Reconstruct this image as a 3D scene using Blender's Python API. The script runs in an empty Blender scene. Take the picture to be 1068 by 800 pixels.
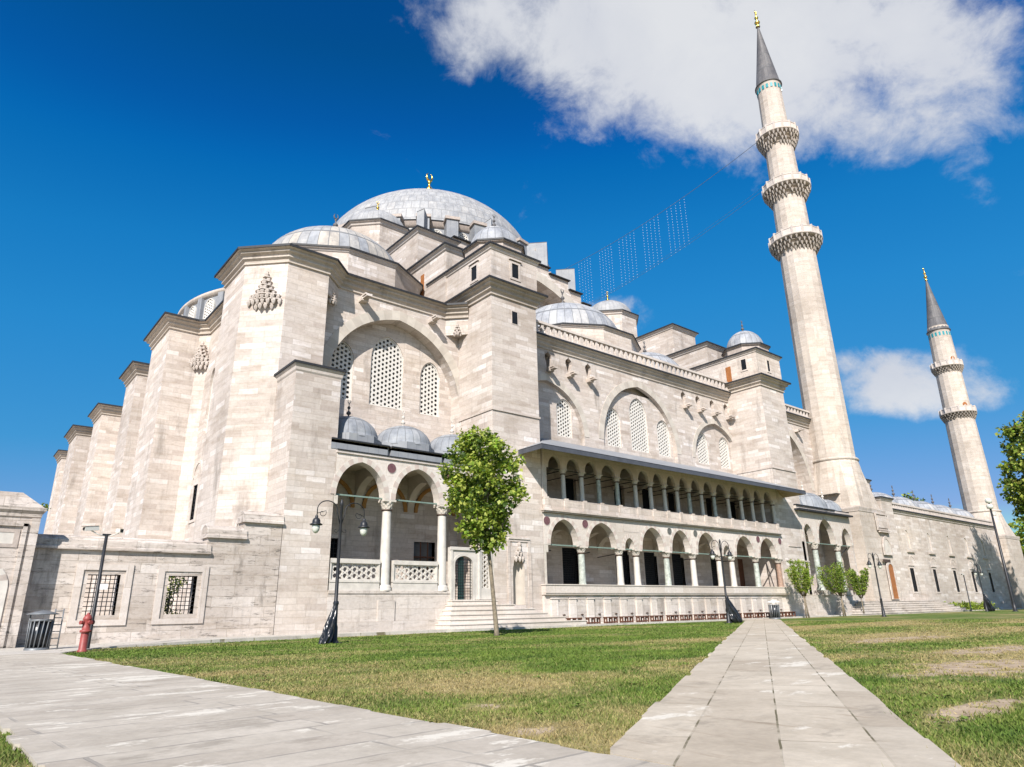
import bpy, bmesh, math, random
import numpy as np
from mathutils import Vector, noise
from mathutils.geometry import tessellate_polygon

random.seed(7)
PI = math.pi
S = bpy.context.scene
C = S.collection

# ------------------------------------------------------------------ helpers
class Fr:
    """vertical working plane: u along (dx,dy), z up, d = depth behind the plane"""
    def __init__(s, ox, oy, dx=1, dy=0):
        l = math.hypot(dx, dy)
        s.o = (ox, oy); s.u = (dx/l, dy/l); s.n = (dy/l, -dx/l)
    def p(s, u, z, d=0.0):
        return (s.o[0]+u*s.u[0]-d*s.n[0], s.o[1]+u*s.u[1]-d*s.n[1], z)

def FX(y): return Fr(0, y, 1, 0)          # faces -Y, u = X
def FL(x): return Fr(x, 0, 0, -1)         # faces -X, u = -Y

class MB:
    def __init__(s):
        s.v = []; s.f = []; s.m = []; s.sm = []; s.uv = []
    def face(s, pts, m=0, smooth=False, uv=None):
        b = len(s.v); s.v += [tuple(p) for p in pts]
        s.f.append(tuple(range(b, b+len(pts)))); s.m.append(m); s.sm.append(smooth)
        s.uv.append(uv if uv else [(0, 0)]*len(pts))
    def iface(s, idx, m=0, smooth=False, uv=None):
        s.f.append(tuple(idx)); s.m.append(m); s.sm.append(smooth)
        s.uv.append(uv if uv else [(0, 0)]*len(idx))
    def box(s, x0, x1, y0, y1, z0, z1, m=0, mt=None, skip=''):
        a = [(x0,y0,z0),(x1,y0,z0),(x1,y1,z0),(x0,y1,z0),(x0,y0,z1),(x1,y0,z1),(x1,y1,z1),(x0,y1,z1)]
        b = len(s.v); s.v += a
        for k, q in (('b',(0,3,2,1)),('t',(4,5,6,7)),('f',(0,1,5,4)),('r',(1,2,6,5)),('k',(2,3,7,6)),('l',(3,0,4,7))):
            if k in skip: continue
            s.iface([b+i for i in q], mt if (k == 't' and mt is not None) else m)
    def prism(s, poly, z0, z1, m=0, mt=None, scale_top=1.0):
        """poly: ccw list of (x,y)"""
        n = len(poly); cx = sum(p[0] for p in poly)/n; cy = sum(p[1] for p in poly)/n
        t = [(cx+(p[0]-cx)*scale_top, cy+(p[1]-cy)*scale_top) for p in poly]
        for i in range(n):
            j = (i+1) % n
            s.face([(poly[i][0],poly[i][1],z0),(poly[j][0],poly[j][1],z0),(t[j][0],t[j][1],z1),(t[i][0],t[i][1],z1)], m)
        s.face([(p[0],p[1],z1) for p in t], m if mt is None else mt)
        s.face([(p[0],p[1],z0) for p in reversed(poly)], m)
    def slab(s, fr, outer, holes=(), d0=0.0, d1=0.3, m=0, mh=None):
        mh = m if mh is None else mh
        loops = [list(outer)]+[list(h) for h in holes]
        flat = [p for l in loops for p in l]
        tris = tessellate_polygon([[Vector((p[0], p[1], 0)) for p in l] for l in loops])
        for d, rev in ((d0, False), (d1, True)):
            for t in tris:
                a, b, c = [flat[i] for i in t]
                area = (b[0]-a[0])*(c[1]-a[1])-(c[0]-a[0])*(b[1]-a[1])
                if abs(area) < 1e-9: continue
                q = [a, b, c] if area > 0 else [a, c, b]
                if rev: q.reverse()
                s.face([fr.p(x, z, d) for x, z in q], m)
        for li, l in enumerate(loops):
            ar = sum(l[i][0]*l[(i+1) % len(l)][1]-l[(i+1) % len(l)][0]*l[i][1] for i in range(len(l)))
            if (ar > 0) != (li == 0): l = l[::-1]
            for i in range(len(l)):
                p, q = l[i], l[(i+1) % len(l)]
                s.face([fr.p(p[0],p[1],d0), fr.p(p[0],p[1],d1), fr.p(q[0],q[1],d1), fr.p(q[0],q[1],d0)], m if li == 0 else mh)
    def band(s, fr, a, b, d0, d1, mats=(0,), closed=False):
        """ring of voussoirs between outlines a (inner) and b (outer)"""
        n = len(a)
        for i in range(n if closed else n-1):
            j = (i+1) % n; m = mats[i % len(mats)]
            s.face([fr.p(*a[i],d0), fr.p(*b[i],d0), fr.p(*b[j],d0), fr.p(*a[j],d0)], m)
            s.face([fr.p(*b[i],d0), fr.p(*b[i],d1), fr.p(*b[j],d1), fr.p(*b[j],d0)], m)
            s.face([fr.p(*a[j],d0), fr.p(*a[j],d1), fr.p(*a[i],d1), fr.p(*a[i],d0)], m)
        if not closed:
            for i in (0, n-1):
                s.face([fr.p(*a[i],d0), fr.p(*a[i],d1), fr.p(*b[i],d1), fr.p(*b[i],d0)], mats[0])
    def sweep(s, poly, prof, closed=False, m=0, mtop=None, topfrom=None):
        """poly (x,y): outward is to the right of travel; prof: list of (outset, z) from bottom to top"""
        n = len(poly); off = []
        for i in range(n):
            ns = []
            if closed or i > 0:
                a, b = poly[i-1], poly[i]; l = math.hypot(b[0]-a[0], b[1]-a[1]) or 1
                ns.append(((b[1]-a[1])/l, -(b[0]-a[0])/l))
            if closed or i < n-1:
                a, b = poly[i], poly[(i+1) % n]; l = math.hypot(b[0]-a[0], b[1]-a[1]) or 1
                ns.append(((b[1]-a[1])/l, -(b[0]-a[0])/l))
            if len(ns) == 1: off.append(ns[0])
            else:
                k = 1+ns[0][0]*ns[1][0]+ns[0][1]*ns[1][1]; k = max(k, .3)
                off.append(((ns[0][0]+ns[1][0])/k, (ns[0][1]+ns[1][1])/k))
        R = [[(poly[i][0]+off[i][0]*o, poly[i][1]+off[i][1]*o, z) for i in range(n)] for o, z in prof]
        for k in range(len(prof)-1):
            mm = mtop if (mtop is not None and topfrom is not None and k >= topfrom) else m
            for i in range(n if closed else n-1):
                j = (i+1) % n
                s.face([R[k][i], R[k][j], R[k+1][j], R[k+1][i]], mm)
        if not closed:
            s.face([R[k][0] for k in range(len(prof))][::-1], m); s.face([R[k][-1] for k in range(len(prof))], m)
    def lathe(s, c, prof, n=32, m=0, a0=0.0, a1=2*PI, smooth=True, uvs=(1, 1), phase=0.0):
        full = abs(a1-a0-2*PI) < 1e-6
        b = len(s.v); K = len(prof); w = n if full else n+1
        for r, z in prof:
            for i in range(w):
                t = phase+a0+(a1-a0)*i/n
                s.v.append((c[0]+r*math.cos(t), c[1]+r*math.sin(t), c[2]+z))
        L = [0.0]
        for k in range(1, K): L.append(L[-1]+math.hypot(prof[k][0]-prof[k-1][0], prof[k][1]-prof[k-1][1]))
        T = L[-1] or 1
        for k in range(K-1):
            for i in range(n):
                j = (i+1) % w
                uv = [(i/n*uvs[0], L[k]/T*uvs[1]), ((i+1)/n*uvs[0], L[k]/T*uvs[1]), ((i+1)/n*uvs[0], L[k+1]/T*uvs[1]), (i/n*uvs[0], L[k+1]/T*uvs[1])]
                s.iface([b+k*w+i, b+k*w+j, b+(k+1)*w+j, b+(k+1)*w+i], m, smooth, uv)
    def tube(s, pts, rad, n=8, m=0, caps=True, smooth=True):
        pts = [Vector(p) for p in pts]
        if not isinstance(rad, (list, tuple)): rad = [rad]*len(pts)
        b = len(s.v); N = len(pts); up = Vector((0, 0, 1)); prev = None
        for i in range(N):
            t = (pts[min(i+1, N-1)]-pts[max(i-1, 0)]).normalized()
            x = prev-t*prev.dot(t) if prev is not None else (t.cross(up) if abs(t.z) < .95 else t.cross(Vector((0, 1, 0))))
            if x.length < 1e-6: x = t.orthogonal()
            x.normalize(); prev = x; y = t.cross(x)
            for k in range(n):
                a = 2*PI*k/n
                s.v.append(tuple(pts[i]+(x*math.cos(a)+y*math.sin(a))*rad[i]))
        for i in range(N-1):
            for k in range(n):
                k2 = (k+1) % n
                s.iface([b+i*n+k, b+i*n+k2, b+(i+1)*n+k2, b+(i+1)*n+k], m, smooth)
        if caps:
            s.iface([b+k for k in range(n)][::-1], m); s.iface([b+(N-1)*n+k for k in range(n)], m)
    def bar(s, a, b, w, m=0): s.tube([a, b], w, 6, m, True, False)
    def build(s, name, mats, parent=None, loc=None):
        o0 = ORG[parent.name] if parent is not None else Vector(loc or (0, 0, 0))
        me = bpy.data.meshes.new(name)
        v = [(x-o0.x, y-o0.y, z-o0.z) for x, y, z in s.v]
        me.from_pydata(v, [], s.f)
        if not isinstance(mats, (list, tuple)): mats = [mats]
        for m in mats: me.materials.append(M[m])
        me.polygons.foreach_set('material_index', s.m)
        me.polygons.foreach_set('use_smooth', s.sm)
        if any(u[-1] != (0, 0) for u in s.uv):
            l = me.uv_layers.new(name='UVMap')
            l.data.foreach_set('uv', [c for u in s.uv for p in u for c in p])
        me.update()
        o = bpy.data.objects.new(name, me); C.objects.link(o)
        if parent is not None: o.parent = parent
        else: o.location = o0
        ORG[o.name] = o0.copy()
        return o
ORG = {}

def thing(name, label, cat, loc, group=None):
    o = bpy.data.objects.new(name, None); C.objects.link(o)
    o.location = loc; o.empty_display_size = .3
    o['label'] = label; o['category'] = cat
    if group: o['group'] = group
    ORG[o.name] = Vector(loc)
    return o
def tag(o, label, cat, group=None):
    o['label'] = label; o['category'] = cat
    if group: o['group'] = group
    return o
def kind(o, k): o['kind'] = k; return o
def dup(root, loc, label, rotz=0):
    r = root.copy(); C.objects.link(r); r.location = loc; r.rotation_euler = (0, 0, rotz); r['label'] = label
    for ch in root.children:
        c = ch.copy(); C.objects.link(c); c.parent = r
        for g in ch.children:
            d = g.copy(); C.objects.link(d); d.parent = c
    return r

def arch(cx, half, zs, za, n=10):
    """pointed arch curve from the right springing over the apex to the left springing"""
    h = za-zs; right = []
    for i in range(n+1):
        x = math.cos(PI/2*i/n) if i < n else 0.0
        right.append((cx+half*x, zs+h*(.83*math.sqrt(max(0.0, 1-x**2.45))+.17*(1-x))))
    return right+[(2*cx-x, z) for x, z in right[-2::-1]]
def opening(cx, half, z0, zs, za, n=10):
    return [(cx-half, z0), (cx+half, z0)]+arch(cx, half, zs, za, n)
def rect(u0, u1, z0, z1): return [(u0, z0), (u1, z0), (u1, z1), (u0, z1)]
def ngon(cx, cy, r, n, ph=0): return [(cx+r*math.cos(ph+2*PI*i/n), cy+r*math.sin(ph+2*PI*i/n)) for i in range(n)]

# ------------------------------------------------------------------ materials
M = {}
class NT:
    def __init__(s, name):
        m = bpy.data.materials.new(name); m.use_nodes = True
        s.m = m; s.t = m.node_tree; s.n = s.t.nodes; s.l = s.t.links
        s.b = s.n['Principled BSDF']; M[name] = m
    def add(s, typ, **kw):
        nd = s.n.new(typ)
        for k, v in kw.items():
            if k in nd.inputs: s.set(nd, k, v)
            else: setattr(nd, k, v)
        return nd
    def set(s, nd, k, v):
        if hasattr(v, 'is_output') or isinstance(v, bpy.types.NodeSocket): s.l.new(v, nd.inputs[k])
        else: nd.inputs[k].default_value = v
    def mix(s, a, b, f, typ='MIX'):
        nd = s.n.new('ShaderNodeMix'); nd.data_type = 'RGBA'; nd.blend_type = typ
        for i, v in ((6, a), (7, b), (0, f)):
            if isinstance(v, bpy.types.NodeSocket): s.l.new(v, nd.inputs[i])
            else: nd.inputs[i].default_value = v if i == 0 or len(v) == 4 else (*v, 1)
        return nd.outputs[2]
    def math(s, op, a, b=0.0, clamp=False):
        nd = s.n.new('ShaderNodeMath'); nd.operation = op; nd.use_clamp = clamp
        for i, v in ((0, a), (1, b)):
            if isinstance(v, bpy.types.NodeSocket): s.l.new(v, nd.inputs[i])
            else: nd.inputs[i].default_value = v
        return nd.outputs[0]
    def vmath(s, op, a, b=None):
        nd = s.n.new('ShaderNodeVectorMath'); nd.operation = op
        for i, v in ((0, a), (1, b)):
            if v is None: continue
            if isinstance(v, bpy.types.NodeSocket): s.l.new(v, nd.inputs[i])
            else: nd.inputs[i].default_value = v
        return nd
    def ramp(s, fac, stops):
        nd = s.n.new('ShaderNodeValToRGB'); s.l.new(fac, nd.inputs[0])
        e = nd.color_ramp.elements
        while len(e) < len(stops): e.new(.5)
        for el, (p, c) in zip(e, stops):
            el.position = p; el.color = c if len(c) == 4 else (*c, 1)
        return nd.outputs[0]
    def noise(s, vec, scale, detail=4, rough=.55):
        nd = s.n.new('ShaderNodeTexNoise'); nd.inputs['Scale'].default_value = scale
        nd.inputs['Detail'].default_value = detail; nd.inputs['Roughness'].default_value = rough
        if vec is not None: s.l.new(vec, nd.inputs['Vector'])
        return nd.outputs[0]
    def scale(s, vec, sc):
        nd = s.n.new('ShaderNodeMapping'); nd.inputs['Scale'].default_value = sc; s.l.new(vec, nd.inputs[0]); return nd.outputs[0]
    def bump(s, h, strength=.3, dist=.02):
        nd = s.n.new('ShaderNodeBump'); nd.inputs['Strength'].default_value = strength; nd.inputs['Distance'].default_value = dist
        s.l.new(h, nd.inputs['Height']); s.l.new(nd.outputs[0], s.b.inputs['Normal'])
    def out(s, col, rough=.8, metal=0.0, spec=.3):
        if isinstance(col, bpy.types.NodeSocket): s.l.new(col, s.b.inputs['Base Color'])
        else: s.b.inputs['Base Color'].default_value = (*col, 1)
        s.b.inputs['Roughness'].default_value = rough; s.b.inputs['Metallic'].default_value = metal
        s.b.inputs['Specular IOR Level'].default_value = spec

def ashlar(name, tones, rowh=.36, bw=1.05, mortar=.012, mcol=(.30,.25,.20), stain=.35, scol=(.16,.14,.12), streak=.5, bump=.25, pick=0.0):
    """coursed stone on any vertical face: u along the face, v = height"""
    t = NT(name)
    g = t.add('ShaderNodeNewGeometry')
    cr = t.vmath('CROSS_PRODUCT', g.outputs['True Normal'], (0, 0, 1)).outputs[0]
    tn = t.vmath('NORMALIZE', cr).outputs[0]
    u = t.vmath('DOT_PRODUCT', g.outputs['Position'], tn).outputs['Value']
    sp = t.add('ShaderNodeSeparateXYZ'); t.l.new(g.outputs['Position'], sp.inputs[0])
    cb = t.add('ShaderNodeCombineXYZ'); t.l.new(u, cb.inputs[0]); t.l.new(sp.outputs[2], cb.inputs[1])
    br = t.add('ShaderNodeTexBrick'); br.offset = .43; br.offset_frequency = 2; br.squash = 1.35; br.squash_frequency = 3
    wob = t.vmath('SUBTRACT', t.noise(g.outputs['Position'], 2.2, 3, .6), (.5,.5,.5)).outputs[0]
    ws = t.vmath('SCALE', wob); ws.inputs['Scale'].default_value = .07
    t.l.new(t.vmath('ADD', cb.outputs[0], ws.outputs[0]).outputs[0], br.inputs['Vector'])
    for k, v in (('Color1', (0,0,0,1)), ('Color2', (1,1,1,1)), ('Mortar', (.5,.5,.5,1)), ('Scale', 1), ('Mortar Size', mortar), ('Mortar Smooth', .3), ('Bias', 0), ('Brick Width', bw), ('Row Height', rowh)):
        br.inputs[k].default_value = v
    n = len(tones)
    col = t.ramp(br.outputs['Color'], [(i/(n-1) if n > 1 else 0, c) for i, c in enumerate(tones)])
    pos = g.outputs['Position']
    big = t.noise(t.scale(pos, (.09, .09, .12)), 1, 5, .6)
    col = t.mix(col, t.ramp(big, [(.32, (.76,.745,.725)), (.5, (1,1,1)), (.68, (1.1,1.075,1.03))]), 1.0, 'MULTIPLY')
    st = t.noise(t.scale(pos, (.55, .55, 2.6)), 1, 6, .65)
    col = t.mix(col, t.ramp(st, [(.32, (.80,.77,.73)), (.5, (1,1,1))]), streak, 'MULTIPLY')
    rs = t.noise(t.scale(pos, (3.2, 3.2, .10)), 1, 6, .7); rm = t.noise(t.scale(pos, (.35, .35, .25)), 1, 3, .5)
    rf = t.math('MULTIPLY', t.ramp(rs, [(.52, (0,0,0)), (.68, (1,1,1))]), t.ramp(rm, [(.45, (0,0,0)), (.62, (1,1,1))]))
    col = t.mix(col, scol, t.math('MULTIPLY', rf, .38*stain))
    fine = t.noise(pos, 7, 5, .7)
    col = t.mix(col, t.ramp(fine, [(.3, (.86,.84,.82)), (.6, (1.04,1.04,1.04))]), .8, 'MULTIPLY')
    sn = t.noise(t.scale(pos, (.9, .9, .22)), 1, 7, .72)
    sf = t.ramp(sn, [(.555, (0,0,0)), (.70, (1,1,1))])
    col = t.mix(col, scol, t.math('MULTIPLY', sf, stain))
    col = t.mix(col, mcol, t.math('MULTIPLY', br.outputs['Fac'], .55))
    if pick:
        pk = t.noise(t.scale(pos, (1.3, 1.3, 6.5)), 1, 9, .8)
        col = t.mix(col, scol, t.math('MULTIPLY', t.ramp(pk, [(.535, (0,0,0)), (.63, (1,1,1))]), pick))
    h = t.math('SUBTRACT', t.math('MULTIPLY', fine, .6), t.math('MULTIPLY', br.outputs['Fac'], .8))
    t.bump(h, bump, .03); t.out(col, .85, 0, .25)

ashlar('limestone', [(0.408,0.351,0.311), (0.528,0.473,0.427), (0.487,0.430,0.384), (0.550,0.498,0.455), (0.448,0.388,0.345), (0.509,0.456,0.414), (0.650,0.606,0.580)], rowh=.27, bw=.95, streak=.9, stain=.6, pick=.18)
ashlar('limestone_pale', [(0.434,0.375,0.333), (0.548,0.490,0.443), (0.508,0.450,0.402), (0.567,0.514,0.469), (0.470,0.410,0.364), (0.530,0.474,0.430), (0.664,0.618,0.588)], rowh=.31, bw=1.05, streak=.9, stain=.55, pick=.22)
ashlar('minaret_stone', [(0.453,0.397,0.342), (0.515,0.456,0.400), (0.479,0.419,0.363), (0.546,0.489,0.432)], rowh=.5, bw=1.0, streak=.8, stain=.4, pick=.2)
ashlar('limestone_worn', [(0.428,0.370,0.329), (0.536,0.477,0.428), (0.492,0.434,0.389), (0.599,0.546,0.512)], stain=.5, pick=.45)
ashlar('old_stone', [(0.402,0.351,0.307), (0.536,0.479,0.432), (0.464,0.409,0.366), (0.577,0.525,0.482)], rowh=.42, bw=1.3, stain=.9, scol=(.12,.105,.09), streak=1.0, pick=1.0, bump=.6)
ashlar('cornice_stone', [(0.412,0.364,0.315), (0.494,0.439,0.386), (0.443,0.392,0.340)], rowh=.9, bw=1.1, stain=.75, scol=(.15,.135,.115), streak=.6, pick=.35)
ashlar('trim_stone', [(0.503,0.449,0.406), (0.557,0.503,0.461)], rowh=2.0, bw=1.4, stain=.35, scol=(.22,.19,.16), streak=.4)
ashlar('marble', [(0.536,0.482,0.427), (0.618,0.563,0.512), (0.577,0.520,0.465), (0.639,0.593,0.551)], rowh=.62, bw=1.45, mortar=.008, stain=.25, scol=(.32,.27,.22), streak=.35, bump=.1)
ashlar('pedestal_stone', [(0.433,0.389,0.350), (0.536,0.489,0.448), (0.484,0.439,0.397)], rowh=.55, bw=1.5, stain=.8, scol=(.20,.175,.15), streak=.8, pick=.6)
ashlar('balcony_stone', [(0.412,0.368,0.325), (0.474,0.424,0.376)], rowh=.5, bw=.7, stain=.7, scol=(.17,.15,.13), pick=.3)

def plain(name, col, rough=.6, metal=0.0, var=.12, scale=3.0, bump=0.0, spec=.4):
    t = NT(name); g = t.add('ShaderNodeTexCoord')
    n = t.noise(g.outputs['Object'], scale, 5, .6)
    lo = tuple(c*(1-var) for c in col); hi = tuple(min(1, c*(1+var)) for c in col)
    t.out(t.ramp(n, [(.3, lo), (.7, hi)]), rough, metal, spec)
    if bump: t.bump(n, bump, .02)
plain('voussoir_pale', (.52,.475,.42), .8, 0, .14, 2.0, .1)
plain('voussoir_pink', (.45,.375,.33), .8, 0, .16, 2.0, .1)
plain('voussoir_buff', (.485,.44,.38), .8, 0, .12, 1.5, .1)
plain('voussoir_grey', (.43,.385,.33), .8, 0, .12, 1.5, .1)
plain('porphyry', (.135,.065,.068), .45, 0, .3, 9)
plain('green_marble', (.36,.385,.34), .45, 0, .35, 6)
plain('grey_marble', (.11,.11,.095), .45, 0, .35, 6)
plain('white_marble', (.52,.485,.435), .5, 0, .14, 3)
plain('granite_brown', (.30,.20,.15), .5, 0, .3, 6)
plain('capital_stone', (.50,.455,.395), .7, 0, .15, 5, .3)
plain('plaster_white', (.57,.545,.50), .75, 0, .06, 4)
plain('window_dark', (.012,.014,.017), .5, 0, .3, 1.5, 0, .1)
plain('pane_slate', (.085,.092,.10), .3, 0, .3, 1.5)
plain('iron_black', (.016,.017,.02), .45, 0, .3, 8)
plain('iron_grey', (.16,.17,.18), .5, .3, .2, 8)
plain('verdigris', (.16,.22,.185), .6, 0, .2, 5)
plain('door_orange', (.30,.115,.035), .5, 0, .2, 3)
plain('door_green', (.028,.075,.065), .5, 0, .2, 3)
plain('wood_brown', (.10,.04,.022), .55, 0, .3, 6)
plain('wood_soffit', (.33,.25,.16), .7, 0, .2, 4)
plain('lead_edge', (.022,.023,.026), .6, 0, .25, 5)
plain('gilt', (.80,.53,.12), .25, 1, .1, 5)
plain('teal_tile', (.03,.24,.27), .3, 0, .2, 5)
plain('hydrant_red', (.25,.052,.046), .5, 0, .2, 6, .1)
plain('bark', (.19,.155,.11), .9, 0, .35, 9, .6)
plain('bag_plastic', (.014,.015,.018), .28, 0, .3, 4, .6)
plain('sign_white', (.75,.75,.75), .5, 0, .04, 4)
plain('cam_white', (.62,.60,.55), .45, 0, .06, 4)
plain('lamp_glass', (.55,.56,.50), .2, 0, .1, 4)
plain('bulb_white', (.85,.88,.92), .3, 0, .02, 4)
plain('wire_grey', (.10,.11,.12), .6, 0, .1, 4)
plain('dirt', (.30,.235,.165), .95, 0, .2, 1.2, .3)
plain('interior_plaster', (.50,.435,.34), .9, 0, .1, 1)
plain('ochre_paint', (.33,.17,.05), .8, 0, .2, 2)
plain('plum_stone', (.37,.315,.275), .7, 0, .2, 5)
plain('bronze_dark', (.09,.06,.045), .5, .3, .3, 5)
plain('scooter_dark', (.02,.02,.022), .35, 0, .2, 4)

def lead(name, lo, hi, warm, off=0.0, seam=(.10,.105,.11), rough=.6, mort=.045):
    t = NT(name); uv = t.add('ShaderNodeUVMap')
    br = t.add('ShaderNodeTexBrick'); br.offset = off
    t.l.new(uv.outputs[0], br.inputs['Vector'])
    for k, v in (('Color1', (0,0,0,1)), ('Color2', (1,1,1,1)), ('Mortar', (.5,.5,.5,1)), ('Scale', 1), ('Mortar Size', mort), ('Mortar Smooth', .25), ('Bias', 0), ('Brick Width', 1), ('Row Height', 1)):
        br.inputs[k].default_value = v
    mid = tuple((a+b)/2 for a, b in zip(lo, hi))
    col = t.ramp(br.outputs['Color'], [(0, lo), (.45, mid), (.7, hi), (1, warm)])
    g = t.add('ShaderNodeTexCoord'); n = t.noise(g.outputs['Object'], 1.1, 8, .72)
    col = t.mix(col, t.ramp(n, [(.34, (.70,.71,.73)), (.5, (1,1,1)), (.66, (1.22,1.20,1.16))]), 1.0, 'MULTIPLY')
    ns = t.noise(t.scale(g.outputs['Object'], (2.2, 2.2, .35)), 1, 6, .7)
    col = t.mix(col, t.ramp(ns, [(.42, (.84,.84,.85)), (.58, (1.05,1.05,1.05))]), .8, 'MULTIPLY')
    col = t.mix(col, seam, t.math('MULTIPLY', br.outputs['Fac'], .75))
    h = t.math('ADD', t.math('MULTIPLY', n, .25), br.outputs['Fac'])
    t.bump(h, .35, .05); t.out(col, rough, 0, .45)
lead('lead_pale', (.275,.285,.305), (.325,.335,.35), (.36,.355,.345))
lead('lead_main', (.285,.29,.297), (.315,.318,.32), (.335,.33,.322), off=.5, mort=.05, seam=(.19,.192,.195))
lead('lead_warm', (.27,.285,.305), (.355,.335,.305), (.41,.37,.315))
lead('lead_grey', (.20,.215,.235), (.245,.26,.28), (.28,.29,.30))
lead('lead_cone', (.095,.09,.09), (.12,.115,.115), (.135,.13,.125), seam=(.08,.08,.08))

def leadflat():
    t = NT('lead_sheet'); g = t.add('ShaderNodeNewGeometry')
    wv = t.add('ShaderNodeTexWave'); wv.inputs['Scale'].default_value = .55; wv.inputs['Distortion'].default_value = .0
    wv.wave_profile = 'SAW'
    t.l.new(g.outputs['Position'], wv.inputs['Vector'])
    n = t.noise(g.outputs['Position'], .9, 6, .65)
    col = t.ramp(n, [(.3, (.175,.185,.205)), (.5, (.225,.235,.25)), (.72, (.29,.295,.295))])
    col = t.mix(col, (.13,.135,.145), t.ramp(wv.outputs['Fac'], [(0, (1,1,1)), (.05, (0,0,0))]))
    t.out(col, .6, 0, .4); t.bump(n, .2, .04)
leadflat()
plain('lead_fascia', (.062,.067,.08), .6, 0, .2, 2)

def leafmat(name, col, trans):
    t = NT(name); g = t.add('ShaderNodeNewGeometry'); n = t.noise(g.outputs['Position'], 1.9, 3, .6)
    c = t.ramp(n, [(.3, tuple(x*.7 for x in col)), (.7, tuple(x*1.3 for x in col))])
    t.out(c, .55, 0, .35)
    tr = t.add('ShaderNodeBsdfTranslucent'); tr.inputs[0].default_value = (*trans, 1)
    mx = t.add('ShaderNodeMixShader'); mx.inputs[0].default_value = .38
    o = t.n['Material Output']; t.l.new(t.b.outputs[0], mx.inputs[1]); t.l.new(tr.outputs[0], mx.inputs[2]); t.l.new(mx.outputs[0], o.inputs[0])
leafmat('leaf_light', (.38,.42,.085), (.46,.52,.05))
leafmat('leaf_mid', (.19,.255,.035), (.27,.38,.03))
leafmat('leaf_dark', (.05,.09,.016), (.07,.14,.014))
leafmat('leaf_lime', (.20,.32,.032), (.28,.44,.03))
leafmat('leaf_olive', (.125,.125,.018), (.15,.16,.015))

def grassmat():
    for nm, k in (('turf', 1.0), ('grass_blade', 1.0)):
        t = NT(nm)
        at = t.add('ShaderNodeAttribute'); at.attribute_name = 'dry'
        g = t.add('ShaderNodeNewGeometry')
        n = t.noise(g.outputs['Position'], 5.0, 5, .7); n2 = t.noise(g.outputs['Position'], .8, 4, .6)
        sp = t.add('ShaderNodeSeparateColor'); t.l.new(at.outputs['Color'], sp.inputs[0])
        d = t.math('ADD', sp.outputs[0], t.math('MULTIPLY', t.math('SUBTRACT', n, .5), .5), True)
        green = t.ramp(n2, [(.35, (.058,.102,.015)), (.65, (.118,.166,.028))])
        dry = t.ramp(n, [(.3, (.22,.175,.07)), (.7, (.33,.265,.125))])
        col = t.mix(green, dry, t.ramp(d, [(.16, (0,0,0)), (.80, (1,1,1))]))
        if nm == 'turf':
            soil = t.ramp(n, [(.3, (.30,.22,.145)), (.7, (.43,.34,.235))])
            col = t.mix(col, soil, t.ramp(t.math('ADD', sp.outputs[1], t.math('MULTIPLY', t.math('SUBTRACT', n, .5), .35)), [(.45, (0,0,0)), (.6, (1,1,1))]))
            col = t.mix(col, t.ramp(n, [(.3, (.75,.75,.75)), (.7, (1.12,1.12,1.12))]), 1.0, 'MULTIPLY')
            t.bump(n, .5, .05)
        else:
            ti = t.math('ADD', .8, t.math('MULTIPLY', sp.outputs[2], .45))
            cb = t.add('ShaderNodeCombineXYZ')
            for i in range(3): t.l.new(ti, cb.inputs[i])
            col = t.mix(col, cb.outputs[0], 1.0, 'MULTIPLY')
        t.out(col, .8, 0, .2)
grassmat()

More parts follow.
